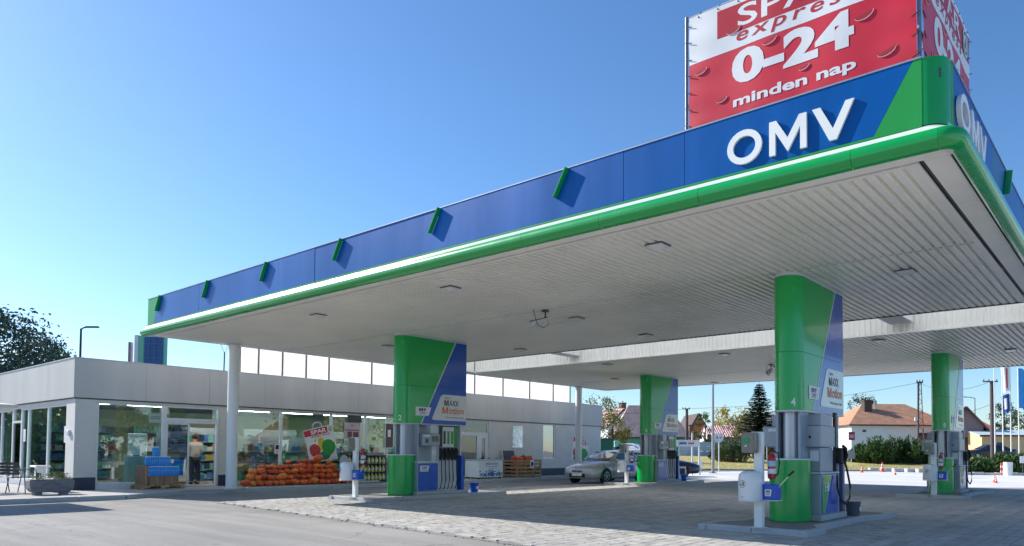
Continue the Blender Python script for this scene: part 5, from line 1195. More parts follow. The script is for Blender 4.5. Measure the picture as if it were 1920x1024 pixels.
make_car((*at(1595,95),1.1), YAW+1.4, paintm('paint_white3', (.75,.75,.75), 0), 'white car on the street left of the orange roofed house', False)
# ---------------------------------------------------------------- person in the doorway (seen from behind)
def skin_person(loc, rz, lab):
    t = thing('person', lab, 'person', loc, rz)
    J = {'pel':(0,0,.95),'sp':(0,.01,1.18),'ch':(0,0,1.38),'nk':(0,.01,1.5),'hd0':(0,.03,1.56),'hd':(0,.04,1.67),'hl':(-.09,0,.90),'hr':(.09,0,.90),'kl':(-.10,.03,.49),'kr':(.11,.0,.49),'al':(-.10,-.02,.09),'ar':(.12,-.05,.09),'tl':(-.11,.14,.03),'tr':(.13,.11,.03),
         'sl':(-.19,0,1.42),'sr':(.19,0,1.42),'el':(-.26,.02,1.14),'er':(.25,.04,1.15),'wl':(-.22,.20,1.02),'wr':(.20,.22,1.05),'ml':(-.2,.28,1.02),'mr':(.18,.30,1.06)}
    def skin(edges, rad, nm, mat, parent):
        ks = sorted({k for e in edges for k in e}, key=lambda k: (k != edges[0][0], k)); me = bpy.data.meshes.new(nm)
        me.from_pydata([J[k] for k in ks], [(ks.index(a),ks.index(b)) for a,b in edges], []); o = bpy.data.objects.new(nm, me); COL.objects.link(o)
        m = o.modifiers.new('s','SKIN'); m.use_smooth_shade = True; me.skin_vertices[0].data[0].use_root = True
        for i, k in enumerate(ks): r = rad[k]; me.skin_vertices[0].data[i].radius = r if isinstance(r, tuple) else (r, r)
        o.modifiers.new('d','SUBSURF').levels = 2; o.modifiers['d'].render_levels = 2
        dg = bpy.context.evaluated_depsgraph_get(); me2 = bpy.data.meshes.new_from_object(o.evaluated_get(dg)); bpy.data.objects.remove(o)
        me2.materials.clear(); me2.materials.append(mat); me2.name = nm; me2.polygons.foreach_set('use_smooth',[True]*len(me2.polygons)); return link(nm, me2, parent)
    SKIN = pm('skin', S(205,160,135), .5, var=.05); TOP = pm('beige_top', S(186,178,168), .85, var=.08); TRO = pm('dark_trousers', S(44,46,58), .85, var=.1); HAIR = pm('hair', S(60,44,34), .6, var=.2)
    E = [('pel','sp'),('sp','ch'),('ch','nk'),('nk','hd0'),('hd0','hd'),('pel','hl'),('pel','hr'),('hl','kl'),('hr','kr'),('kl','al'),('kr','ar'),('al','tl'),('ar','tr'),('ch','sl'),('ch','sr'),('sl','el'),('sr','er'),('el','wl'),('er','wr'),('wl','ml'),('wr','mr')]
    R = dict(pel=(.15,.11),sp=(.14,.10),ch=(.16,.10),nk=.055,hd0=.07,hd=(.085,.10),hl=.09,hr=.09,kl=.06,kr=.06,al=.045,ar=.045,tl=.035,tr=.035,sl=.065,sr=.065,el=.045,er=.045,wl=.035,wr=.035,ml=.03,mr=.03)
    skin(E, R, 'body', SKIN, t)
    R2 = {k:(tuple(x*1.22+.012 for x in v) if isinstance(v,tuple) else v*1.22+.012) for k,v in R.items()}; R2['nk'] = .06
    skin([('pel','sp'),('sp','ch'),('ch','sl'),('ch','sr'),('sl','el'),('sr','er'),('el','wl'),('er','wr')], R2, 'top', TOP, t)
    R2['pel'] = (.16,.125)
    skin([('pel','hl'),('pel','hr'),('hl','kl'),('hr','kr'),('kl','al'),('kr','ar')], R2, 'trousers', TRO, t)
    mb = MB(); mb.lathe([(.03,1.60),(.085,1.62),(.105,1.68),(.10,1.74),(.06,1.785),(.01,1.80)],0,.02,16); part('hair', mb, HAIR, t, smooth=60)
    for s in (-1,1): mb = MB(); mb.tube([(s*.115,-.04,.04),(s*.12,.06,.05),(s*.125,.19,.03)],[.05,.05,.035],8); part('shoe', mb, BLACK, t, smooth=60)
    return t
skin_person((-26.3,11.72,.13), PI/2, 'person in beige top and dark trousers inside the open shop door, seen from behind')
# ---------------------------------------------------------------- banner tower on the canopy roof
BR = pm('banner_red', S(200,24,48), .45, var=.07, scale=1.5, coat=.15); BRD = pm('banner_dark_red', S(176,22,42), .45, var=.06); BWH = pm('banner_white', (.70,.71,.73), .45, var=.05)
PWG = pm('banner_pole', S(120,128,140), .45, metal=.5)
bn = thing('roof_banner', 'big red and white banner on a steel frame on the canopy corner, reading 0-24', 'banner', (-3.45,8.95,5.6))
BX0, BX1, BY, BZ0, BZ1 = -4.94, -1.98, 8.95, 5.80, 7.53
BXR, BY1 = -1.93, 11.85
def wr(u, v):      # shallow folds, strongest near the tied edges
    e = min(1, max(0, (abs(u-.5)-.34)/.16)); g = min(1, max(0, (.12-v)/.12))
    return .005*math.sin(3.1*u*6.28+.8*math.sin(5*v))+.004*math.sin(9*v+4*u)+e*.007*math.sin(v*26+u*9)+g*.006*math.sin(u*44)
def fF(x, z, w=0):
    u = (x-BX0)/(BX1-BX0); v = (z-BZ0)/(BZ1-BZ0); return (x, BY-w-wr(u,v), z)
def fR(y, z, w=0):
    u = (y-9.0)/(BY1-9.0); v = (z-BZ0)/(BZ1-BZ0); return (BXR+w+wr(u,v), y, z)
def cloth(fn, a0, a1, z0, z1, w, mat, nm, n=36, m=22, par=None):
    mb = MB(); V = [fn(a0+(a1-a0)*i/n, z0+(z1-z0)*j/m, w) for j in range(m+1) for i in range(n+1)]
    mb.mesh(V, [(j*(n+1)+i,j*(n+1)+i+1,(j+1)*(n+1)+i+1,(j+1)*(n+1)+i) for j in range(m) for i in range(n)])
    return part(nm, mb, mat, par or bn, world=True, smooth=60)
def face_side(fn, a0, a1):
    S_ = lambda x: a0+(x+4.94)/(2.96)*(a1-a0)         # front layout carried over
    base = cloth(fn, a0, a1, BZ0, BZ1, 0, BR, 'banner_cloth', 60, 40)
    cloth(fn, a0, a1, 6.85, 7.53, .002, BWH, 'white_field', 60, 14, base)
    cloth(fn, S_(-4.50), a1, 7.07, 7.46, .0032, BRD, 'red_block', 50, 8, base)
    def tx(s, x0, x1, z0, z1, mat, w=.0045, **kw):
        mb = MB(); V, F = textmesh(s, S_(x0), S_(x1), z0, z1, **kw)
        b = bmesh.new(); vs = [b.verts.new((p[0],p[1],0)) for p in V]
        for f in F:
            try: b.faces.new([vs[i] for i in f])
            except ValueError: pass
        bmesh.ops.triangulate(b, faces=b.faces)
        for _ in range(2):
            es = [e for e in b.edges if e.calc_length() > .12]
            if es: bmesh.ops.subdivide_edges(b, edges=es, cuts=1); bmesh.ops.triangulate(b, faces=b.faces)
        b.verts.ensure_lookup_table(); b.verts.index_update()
        mb.mesh([fn(v.co.x, v.co.y, w) for v in b.verts], [tuple(v.index for v in f.verts) for f in b.faces]); b.free()
        return part('lettering', mb, mat, base, world=True)
    tx('SPAR', -4.20, -2.66, 7.13, 7.42, BWH, bold=.012)
    tx('express', -4.22, -2.60, 6.88, 7.06, BRD, shear=.22, spacing=1.35, bold=.012)
    tx('0-24', -4.29, -2.68, 6.34, 6.81, BWH, .0045, bold=.045)
    tx('minden nap', -4.27, -2.66, 6.00, 6.19, BWH, bold=.03)
    # emblem at the right: ring with a fir tree
    c = (S_(-2.28), 7.26); mb = MB(); n = 24; R0, R1 = .16, .125
    for i in range(n):
        a, b = 2*PI*i/n, 2*PI*(i+1)/n; mb.face([fn(c[0]+R0*math.cos(a),c[1]+R0*math.sin(a),.017),fn(c[0]+R0*math.cos(b),c[1]+R0*math.sin(b),.017),fn(c[0]+R1*math.cos(b),c[1]+R1*math.sin(b),.017),fn(c[0]+R1*math.cos(a),c[1]+R1*math.sin(a),.017)])
    mb.face([fn(c[0]-.08,c[1]-.07,.017),fn(c[0]+.08,c[1]-.07,.017),fn(c[0],c[1]+.1,.017)]); 
    cw = MB(); cw.face([fn(c[0]+.2*math.cos(2*PI*i/n),c[1]+.2*math.sin(2*PI*i/n),.013) for i in range(n)]); part('emblem_ground', cw, BWH, base, world=True); part('emblem', mb, FIRG, base, world=True)
    # wind slits: flat half-moons, shade inside the cut painted dark red, pale rim
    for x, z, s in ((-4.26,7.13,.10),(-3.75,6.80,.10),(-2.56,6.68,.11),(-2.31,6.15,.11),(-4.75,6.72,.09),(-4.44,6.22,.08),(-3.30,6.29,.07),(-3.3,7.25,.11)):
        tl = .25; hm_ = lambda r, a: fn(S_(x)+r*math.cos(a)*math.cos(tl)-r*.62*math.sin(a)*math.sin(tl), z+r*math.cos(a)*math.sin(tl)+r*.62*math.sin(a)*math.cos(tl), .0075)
        mb = MB(); mb.face([hm_(s, PI+PI*i/10) for i in range(11)]); part('wind_slit', mb, pm('slit_shade', S(150,24,42), .6), base, world=True)
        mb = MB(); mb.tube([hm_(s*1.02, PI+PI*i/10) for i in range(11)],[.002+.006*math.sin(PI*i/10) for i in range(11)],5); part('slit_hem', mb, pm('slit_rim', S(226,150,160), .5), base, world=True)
    # hem, eyelets and ties
    cloth(fn, a0, a1, BZ0-.05, BZ0, .004, BWH, 'hem', 60, 1, base)
    for i in range(12):
        a = a0+(a1-a0)*(i+.5)/12; p = Vector(fn(a, BZ0+.03, .02)); q = Vector(fn(a+.03, BZ0-.14, .0))
        mb = MB(); mb.tube([p,q],.007,5); part('tie', mb, BLK, base, world=True); mb = MB(); mb.lathe([(.022,0),(.022,.01)],0,0,8); mb.v = [tuple(p+Vector((x,y,z-.005))) for x,y,z in mb.v]; part('eyelet', mb, CHROME, base, world=True)
    for i in range(10):
        a = a0+(a1-a0)*(i+.5)/10; p = Vector(fn(a, BZ1-.04, .01)); q = Vector(fn(a+.02, BZ1+.05, -.04)); mb = MB(); mb.tube([p,q],.007,5); part('tie', mb, BLK, base, world=True)
    for i in range(7):
        z = BZ0+.15+.24*i
        for a, s in ((a0,-1),(a1,1)):
            p = Vector(fn(a-s*.05, z, .02)); q = Vector(fn(a, z+.02, .02)); q = q+(q-p)*.9
            mb = MB(); mb.tube([p,q],.007,5); part('tie', mb, BLK, base, world=True)
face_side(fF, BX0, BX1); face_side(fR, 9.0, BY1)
for x, y in ((-5.0,BY+.03),(BXR-.03,BY+.03),(BXR-.03,BY1+.05),(-5.0,BY1+.05)):
    mb = MB(); mb.tube([(x,y,5.55),(x,y,BZ1+.06)],.022,8); part('frame_pole', mb, PWG, bn, world=True, smooth=50)
for a, b in (((-5.0,BY+.05,7.56),(BXR-.03,BY+.05,7.56)),((-5.0,BY+.05,6.3),(BXR-.03,BY+.05,6.3)),((BXR-.05,BY,7.56),(BXR-.05,BY1,7.56)),((BXR-.05,BY,6.3),(BXR-.05,BY1,6.3)),((-5.0,BY1+.05,7.56),(BXR-.03,BY1+.05,7.56))):
    mb = MB(); mb.tube([a,b],.025,8); part('frame_rail', mb, STEEL, bn, world=True)
# ---------------------------------------------------------------- trees and shrubs
BARK = pm('bark', S(92,78,64), .9, var=.3, scale=4, bump=.4)
LM = {'green': leafm('leaf_green', (.035,.075,.02), (.10,.15,.04)), 'olive': leafm('leaf_olive', (.09,.10,.025), (.26,.23,.06)), 'yellow': leafm('leaf_yellow', (.30,.22,.03), (.48,.36,.06)), 'dark': leafm('leaf_dark', (.018,.045,.022), (.05,.09,.035)), 'spruce': leafm('needle', (.016,.04,.024), (.06,.09,.05)), 'juniper': leafm('juniper_leaf', (.03,.075,.025), (.11,.18,.05), scale=.8), 'blue': leafm('bluish_leaf', (.02,.05,.045), (.05,.09,.07))}
def leafquad(mb, p, s, up=.3):
    d = Vector((random.gauss(0,1),random.gauss(0,1),random.gauss(0,1)+up)).normalized(); e = d.cross(Vector((random.gauss(0,1),random.gauss(0,1),random.gauss(0,1)))).normalized()
    a = d*s; b = e*s*.55; mb.face([p-a*.5, p+b*.5, p+a*.5, p-b*.5])
def tree(loc, h, cw, ch, mat, lab, n=2600, ls=.22, clumps=46, seed=1, trunk=.16, thin=1., name='tree'):
    random.seed(seed); t = thing(name, lab, 'tree', loc)
    zc = h-ch/2; mb = MB(); mb.tube([(0,0,-.2),(.05*h*.1,.02,h*.3),(.0,.05,zc),(.1,0,h-ch*.2)],[trunk,trunk*.8,trunk*.5,trunk*.12],8)
    C = []
    for i in range(clumps):
        a = random.uniform(0,2*PI); c = random.uniform(-1,1); r = random.uniform(.45,1.)**.6
        p = Vector((math.cos(a)*math.sqrt(1-c*c)*cw/2*r, math.sin(a)*math.sqrt(1-c*c)*cw/2*r, zc+c*ch/2*r)); C.append((p, random.uniform(.11,.22)*cw*.85))
    for p, r in C[::3]:
        b = Vector((0,0,zc-ch*.35+random.uniform(0,ch*.3))); mb.tube([b, b.lerp(p,.5)+Vector((0,0,.1*ch*.3)), p],[trunk*.35,trunk*.2,trunk*.06],5)
    part('trunk', mb, BARK, t, smooth=50)
    mb = MB()
    for i in range(n):
        p, r = random.choice(C); v = Vector((random.gauss(0,1),random.gauss(0,1),random.gauss(0,.8))); v = v.normalized()*r*random.random()**.45
        leafquad(mb, p+v, ls*random.uniform(.6,1.3))
    part('crown', mb, mat, t); return t
def spruce(loc, h, w, lab, seed=3):
    random.seed(seed); t = thing('spruce_tree', lab, 'tree', loc)
    mb = MB(); mb.tube([(0,0,-.2),(0,0,h*.5),(0,0,h)],[.16,.09,.015],8); part('trunk', mb, BARK, t)
    mb = MB(); br = MB(); z = h*.10
    while z < h*.985:
        k = 1-(z/h); L0 = w/2*(k**.85)*1.05+.12; nb = 8 if k > .25 else 6; a0 = random.uniform(0,6.28)
        for i in range(nb):
            a = a0+2*PI*i/nb+random.uniform(-.25,.25); L = L0*random.uniform(.7,1.12); d = Vector((math.cos(a),math.sin(a),0)); P = []
            for q in range(7):
                s = q/6; P.append(Vector((0,0,z))+d*L*s+Vector((0,0,-.30*L*s+.26*L*s*s)))
            br.tube([P[0],P[3],P[6]],[.03,.02,.006],4)
            for q in range(1,7):
                for _ in range(11):
                    p = P[q-1].lerp(P[q],random.random()); sd = Vector((-d.y,d.x,0))*random.choice((-1,1))
                    v = (d*.6+sd*random.uniform(.3,1)+Vector((0,0,random.uniform(-.55,.1)))).normalized()*random.uniform(.2,.45)*(.6+.5*k); e = v.cross(Vector((0,0,1))).normalized()*.085
                    mb.face([p-e,p+v*.6-e*.6,p+v,p+v*.5+e,p+e])
        z += h*.024*random.uniform(.8,1.2)
    part('branches', br, BARK, t); part('needles', mb, LM['spruce'], t); return t
def juniper(loc, lx, ly, h, lab, n=2600, seed=5, rz=0, mat=None, spray=.34, name='juniper_shrub'):
    """mound of outward and upward pointing sprays"""
    random.seed(seed); t = thing(name, lab, 'shrub', loc, rz); mb = MB(); st = MB()
    tips = []
    for i in range(int(n/26)):
        x = random.uniform(-1,1); y = random.uniform(-1,1)
        if x*x+y*y > 1: continue
        hh = h*(1-.55*(x*x+y*y))*random.uniform(.55,1.12)
        base = Vector((x*lx*.42,y*ly*.42,0)); tip = Vector((x*lx*.52,y*ly*.52,hh)); st.tube([base,base.lerp(tip,.6),tip],[.03,.02,.005],4)
        for q in range(26):
            s = random.random()**.6; p = base.lerp(tip,s)+Vector((random.gauss(0,.10),random.gauss(0,.10),random.gauss(0,.05)))*min(1,h)
            v = (Vector((x*.8,y*.8,.8))+Vector((random.gauss(0,.5),random.gauss(0,.5),random.gauss(0,.35)))).normalized()*spray*random.uniform(.5,1.2); e = v.cross(Vector((random.gauss(0,1),random.gauss(0,1),.2))).normalized()*spray*.16
            mb.face([p-e*.6,p+v*.5-e,p+v,p+v*.5+e,p+e*.6])
    part('stems', st, BARK, t); part('sprays', mb, mat or LM['juniper'], t); return t
def G(px, d): x, y = at(px, d); u = (px-1040.9)/1350.8*d; return (x, y, terr(u, d))
# left, behind the shop
tree((*at(-40,44),0), zt(0,572,44), 8.5, 5.8, LM['blue'], 'big dark leafy tree behind the left end of the shop', 9000, .27, 90, 4, .22)
tree((*at(60,52),0), zt(60,640,52), 5.2, 4.0, LM['blue'], 'smaller dark tree right of the big one, above the shop roof', 4800, .25, 50, 9, .16)
# beyond the far end of the shop
tree(G(1118,72), zt(1118,742,72)-1.0, 5.0, 3.4, LM['olive'], 'thin tree crown showing above the far end of the shop roof', 1500, .2, 26, 12)
tree(G(1148,66), zt(1148,772,66)-.8, 3.6, 3.6, LM['olive'], 'yellowish bushy tree right of the shop corner, before the pink roof', 2400, .2, 30, 13)
spruce(G(1424,76), zt(1424,714,76)-1.0, 5.6, 'tall dark spruce behind the hedge, left of the near pump column')
tree(G(1322,84), zt(1322,772,84)-1.0, 2.6, 4.6, LM['green'], 'slim upright green tree beside the lamp pole', 1900, .2, 26, 15)
tree(G(1374,96), zt(1374,766,96)-1.0, 6.2, 3.6, LM['yellow'], 'yellow autumn tree behind the ribbed red roof', 2300, .26, 30, 16)
tree(G(1405,92), zt(1405,775,92)-1.0, 5.0, 4.0, LM['olive'], 'olive tree between yellow tree and spruce', 1800, .26, 30, 17)
juniper(G(1372,70), 3.4, 2.2, 2.9, 'dense dark green hedge bush behind the round sign back', 3600, 21, YAW, LM['green'], .24, 'hedge_bush')
juniper(G(1345,72), 1.6, 1.6, 1.4, 'lower green bush left of the hedge bush', 1000, 22, YAW, LM['dark'], .22, 'hedge_bush')
juniper(G(1432,74), 2.6, 2.0, 3.2, 'yellow green bush at the foot of the spruce', 2200, 23, YAW, LM['olive'], .24, 'hedge_bush')
for i, (px, d, lx, h) in enumerate(((1618,70,2.6,1.7),(1645,69,3.0,2.5),(1672,70,3.4,2.6),(1702,70,3.2,2.5),(1730,69,3.0,2.3),(1752,70,2.4,1.8))):
    juniper(G(px,d), lx, 2.2, h, 'dark green juniper mound before the orange roofed house, %s from the left' % ('first','second','third','fourth','fifth','sixth')[i], 3000, 31+i, YAW, None, .36)
for i, (px, d, lx, h) in enumerate(((1800,52,2.0,1.0),(1826,54,2.2,1.25),(1850,52,2.2,1.1),(1876,54,2.4,1.5),(1903,52,2.2,1.35),(1925,54,2.2,1.5))):
    juniper(G(px,d), lx, 1.8, h, 'low spreading juniper on the right hand bank, %s from the left' % ('first','second','third','fourth','fifth','sixth')[i], 1800, 41+i, YAW, None, .36)
tree(G(1618,118), zt(1618,742,118)-1.0, 4.0, 3.0, LM['dark'], 'dark tree top above the pale pink roof', 1100, .26, 22, 51)
tree(G(1884,108), zt(1884,756,108)-1.0, 4.4, 4.6, LM['dark'], 'dark round tree behind the flag poles', 1800, .28, 26, 52)
tree(G(1922,100), zt(1922,772,100)-1.0, 4.0, 3.0, LM['green'], 'green tree at the right picture edge behind the tan building', 1200, .26, 22, 53)
# ---------------------------------------------------------------- houses
def roofmat(name, rgb, pitch=.32, var=.2):
    m = pm(name, rgb, .85, var=var, scale=1.4); nt = m.node_tree; N = nt.nodes; L = nt.links; b = N['Principled BSDF']
    tc = N.new('ShaderNodeTexCoord'); wv = N.new('ShaderNodeTexWave'); wv.bands_direction = 'Z'; wv.wave_profile = 'SAW'; wv.inputs['Scale'].default_value = 1/pitch*.31; wv.inputs['Distortion'].default_value = .6; L.new(tc.outputs['Object'], wv.inputs['Vector'])
    bp = N.new('ShaderNodeBump'); bp.inputs['Strength'].default_value = .8; bp.inputs['Distance'].default_value = .05; L.new(wv.outputs['Fac'], bp.inputs['Height']); L.new(bp.outputs[0], b.inputs['Normal'])
    return m
ROOFP = roofmat('roof_pink', S(192,160,152), .32, .3); ROOFO = roofmat('roof_orange', S(180,134,106), .32, .3); ROOFR = roofmat('roof_red', S(176,112,94), .32, .3); ROOFM = pm('roof_mauve', S(196,140,146), .6, var=.12)
PLAST = pm('plaster_white', S(222,232,226), .9, var=.06, scale=.7); MINT = pm('plaster_mint', S(140,206,178), .9, var=.06); MINTD = pm('shutter_mint', S(96,160,130), .7); BRICK = pm('brick_orange', S(200,120,82), .9, var=.16, scale=2); TAN = pm('plaster_tan', S(226,192,146), .9, var=.08); DKW = pm('dark_wood', S(78,60,56), .7, var=.2); GREYW = pm('plaster_grey', S(196,206,214), .9, var=.05); WGL = pm('window_dark', (.03,.035,.045), .08, coat=.5)
def house(px, d, w, dep, zw, zr, wall, roofm, lab, hip=.0, rot=0., over=.35, gable=False, wins=(), chim=None, door=None, ribs=0, cat='house'):
    """front wall centre at column px; w wide, zw wall height, zr ridge height (above its ground); gable: gable end to the viewer"""
    x, y, z = G(px, d); t = thing('house', lab, cat, (x,y,z), YAW+rot)
    mb = MB(); mb.box(-w/2,w/2,0,dep,-.5,zw)
    if gable: mb.prism([(0,0)],0,0) if 0 else mb.mesh([(-w/2,.0,zw),(w/2,.0,zw),(0,.0,zr-.12),(-w/2,dep,zw),(w/2,dep,zw),(0,dep,zr-.12)],[(0,1,2),(5,4,3)])
    part('wall', mb, wall, t)
    def slope(pts):
        n_ = (Vector(pts[1])-Vector(pts[0])).cross(Vector(pts[2])-Vector(pts[0])).normalized(); mb = MB(); mb.ext(pts, n_*-.12); return part('roof', mb, roofm, t)
    o = over; e = zw-.02
    if gable:
        k = (zr-e)/(w/2); lo = e-o*k
        r1 = slope([(-w/2-o,-o,lo),(0,-o,zr),(0,dep+o,zr),(-w/2-o,dep+o,lo)][::-1]); slope([(w/2+o,-o,lo),(0,-o,zr),(0,dep+o,zr),(w/2+o,dep+o,lo)])
        for s in (-1,1):
            mb = MB(); mb.obox(Vector((s*(w/4+o/2),-o-.03,(lo+zr)/2-.08)),Vector((s*(w/2+o)/2,0,-(zr-lo)/2)),(0,.03,0),Vector((0,0,.10))); part('barge_board', mb, DKW, t)
    else:
        hx = hip*w/2; k = (zr-e)/(dep/2); lo = e-o*k*.5
        A,B,C,D = (-w/2-o,-o,lo),(w/2+o,-o,lo),(w/2+o,dep+o,lo),(-w/2-o,dep+o,lo); R0,R1 = (-w/2+hx,dep/2,zr),(w/2-hx,dep/2,zr)
        r1 = slope([A,B,R1,R0]); slope([C,D,R0,R1])
        if hip > 0: slope([B,C,R1]); slope([D,A,R0])
        else:
            mb = MB(); mb.mesh([(-w/2,0,zw),(-w/2,dep,zw),(-w/2,dep/2,zr-.15),(w/2,0,zw),(w/2,dep,zw),(w/2,dep/2,zr-.15)],[(2,1,0),(3,4,5)]); part('gable_wall', mb, wall, t)
        mb = MB(); mb.box(-w/2-o,w/2+o,-o-.1,-o+.02,lo-.14,lo+.02); part('gutter', mb, DKW, t)
        if ribs:
            for i in range(ribs):
                s = -w/2-o+(w+2*o)*(i+.5)/ribs; mb = MB(); mb.tube([(s,-o-.02,lo+.03),(max(min(s,w/2-hx),-w/2+hx),dep/2,zr+.03)],.05,4); part('roof_rib', mb, pm('rib_pale', S(226,196,196), .6), r1)
    for (u, v, ww, hh, m) in wins:
        mb = MB(); mb.box(u-ww/2,u+ww/2,-.06,.02,v,v+hh); f = part('window', mb, m, t); mb = MB(); mb.box(u-ww/2+.08,u+ww/2-.08,-.08,-.061,v+.08,v+hh-.08); part('pane', mb, WGL if m is not MINTD else MINTD, f)
    if door: mb = MB(); mb.box(door[0]-door[1]/2,door[0]+door[1]/2,-.05,.02,0,door[2]); dd = part('door', mb, door[3], t); mb = MB(); mb.box(door[0]+door[1]*.3,door[0]+door[1]*.36,-.09,-.051,.9,1.05); part('handle', mb, CHROME, dd)
    if chim:
        for (cx_,cy_,cw_,c0,c1,m) in chim: mb = MB(); mb.box(cx_-cw_/2,cx_+cw_/2,cy_-cw_/2,cy_+cw_/2,c0,c1); part('chimney', mb, m, r1); mb = MB(); mb.box(cx_-cw_/2-.06,cx_+cw_/2+.06,cy_-cw_/2-.06,cy_+cw_/2+.06,c1,c1+.12); part('chimney_cap', mb, DKW, r1)
    return t
CHB = pm('chimney_brown', S(120,84,74), .9, var=.2)
house(1222,86,8.8,7,2.35,6.2,MINT,ROOFP,'mint green bungalow with pink tiled roof behind the second pump',.45,0,.3,False,((-2.0,.7,1.3,1.5,MINTD),(2.6,.7,1.3,1.5,MINTD)))
house(1168,104,5.2,9,4.2,6.6,PLAST,ROOFP,'house with pink gabled roof and brick chimney left of the mint bungalow',0,.5,.3,True,(),((1.6,2.5,.8,4.6,7.6,CHB),))
house(1310,108,3.6,7,3.2,6.2,BRICK,DKW,'orange brick gable house left of the slim green tree',0,.1,.25,True,((-.9,1.6,.6,.9,WGL),),((-1.3,-.4,.6,0,4.4,CHB),))
house(1368,92,5.2,6,2.4,3.9,PLAST,ROOFM,'low building with ribbed pinkish red roof behind the hedge',0,0,.3,False,(),None,None,20,'building')
house(1690,84,11.6,9,3.9,6.5,PLAST,ROOFO,'white house with big orange tiled hip roof behind the juniper mounds',.55,0,.45,False,((2.6,1.6,1.4,1.3,pm('frame_white',(.7,.7,.7),.5)),(-4.3,2.9,.4,.25,DKW)),((-2.7,3.0,.9,4.4,6.7,DKW),(-1.6,3.2,.18,4.6,6.6,LGREY)))
house(1606,112,6.5,8,4.2,6.6,GREYW,ROOFP,'grey walled house with pale pink roof left of the orange roof',0,0,.3,False,((-.8,1.5,.9,1.2,WGL),(1.2,1.5,.9,1.2,WGL)),None,None,18)
house(1478,100,6.5,7,3.6,6.0,PLAST,pm('roof_slate', S(110,112,118), .8, var=.1),'white house with slate grey roof seen beside the near column',0,.3,.4,True,((-1,1.4,1,1.2,WGL),))
house(1811,78,3.4,7,3.6,5.6,pm('mauve_wall', S(160,132,132), .9, var=.1),ROOFO,'small house with orange roof and dark gable front by the rear column',0,-.35,.45,True,(),None,(0,1.2,2.3,DKW))
house(1846,102,5.2,7,3.4,5.4,TAN,ROOFR,'house with dull red roof left of the tan building',.4,0,.3,False,((-1.4,1.2,.8,1.3,pm('frame_red',S(170,80,70),.6)),(0,1.2,.8,1.3,MATS['frame_red']),(1.4,1.2,.8,1.3,MATS['frame_red'])))
house(1906,74,6.6,8,2.7,3.3,TAN,pm('roof_bluewhite', S(186,200,208), .5),'long tan building with pale blue roof edge behind the flag poles',0,-.15,.3,False,((-1.6,.6,.5,1.3,pm('frame_olive',S(90,100,80),.8)),(1.2,.5,.5,1.2,MATS['frame_olive'])),None,None,0,'building')  # narrow windows in plain olive frames
# crimson board on the white house corner
t = thing('crimson_board', 'crimson sign board on the left corner of the white house', 'sign', (*at(1597,82.5),1.06)); t.rotation_euler = (0,0,YAW)
mb = MB(); mb.box(-.36,.36,-.03,0,1.9,2.85); part('board', mb, pm('crimson', S(150,40,66), .5), t); mb = MB(); mb.box(-.26,.26,-.036,-.031,2.15,2.55); part('print', mb, pm('print_pink', S(210,150,160), .5), t); mb = MB(); mb.tube([(0,.03,0),(0,.03,2.8)],.04,7); part('pole', mb, LGREY, t)
# green container next to the shop
t = thing('green_container', 'dark green container standing past the far shop corner', 'container', G(1138,58)); t.rotation_euler = (0,0,YAW)
mb = MB(); mb.box(-.5,.5,0,2.4,0,1.9); part('body', mb, pm('container_green', S(20,104,92), .5), t, bevel=.02); mb = MB(); mb.box(-.53,.53,-.03,2.43,1.902,1.98); part('lid', mb, pm('container_dark', S(14,80,70), .5), t)
for i in range(5): mb = MB(); mb.box(-.42+.19*i,-.38+.19*i,-.03,-.001,.05,1.85); part('rib', mb, MATS['container_dark'], t)
# concrete panel fence
t = thing('panel_fence', 'pale blue grey concrete panel fence beside the mint bungalow', 'fence', G(1318,80)); t.rotation_euler = (0,0,YAW)
FEN = pm('fence_concrete', S(176,194,214), .9, var=.15, scale=3)
for i in range(5):
    mb = MB(); mb.box(-2.6+i*1.3-.06,-2.6+i*1.3+.06,-.06,.06,0,1.75); part('post', mb, FEN, t)
    if i < 4:
        for j in range(3): mb = MB(); mb.box(-2.6+i*1.3+.07,-2.6+(i+1)*1.3-.07,-.025,.025,.05+j*.52,.05+j*.52+.50); part('panel', mb, FEN, t, bevel=.01)
# ---------------------------------------------------------------- masts, poles, wires, flags
PW = pm('pole_grey', S(150,152,156), .5, metal=.3); PDK = pm('pole_dark', S(84,74,78), .8); PWH = pm('pole_white', (.72,.73,.74), .4)
t = thing('lamp_pole', 'tall slim grey lamp pole on the lawn reaching up behind the canopy', 'pole', G(1337,49)); mb = MB(); mb.tube([(0,0,0),(0,0,4),(0,0,9.5)],[.11,.085,.05],10); part('pole', mb, PW, t, smooth=50); mb = MB(); mb.box(-.2,.2,-.2,.2,0,.05); part('base_plate', mb, DGREY, t); mb = MB(); mb.tube([(0,0,9.45),(.5,-.3,9.6)],.03,6); part('arm', mb, PW, t)
mb = MB(); mb.obox((.8,-.48,9.62),(.3,-.18,0),(.06,.1,0),(0,0,.05)); part('lamp_head', mb, PW, t)
t = thing('lattice_mast', 'dark steel lattice mast before the orange roofed house', 'mast', G(1726,76)); t.rotation_euler = (0,0,YAW)
hm = zt(1724,714,76)-1.05
mb = MB(); mb.tube([(-.28,0,0),(-.16,0,hm)],.10,6); part('leg', mb, PDK, t); mb = MB(); mb.tube([(.42,0,0),(.14,0,hm)],.05,6); part('leg', mb, pm('rust', S(130,70,70), .8), t); mb = MB(); mb.tube([(-.05,.4,0),(-.02,.1,hm)],.05,6); part('leg', mb, PDK, t)
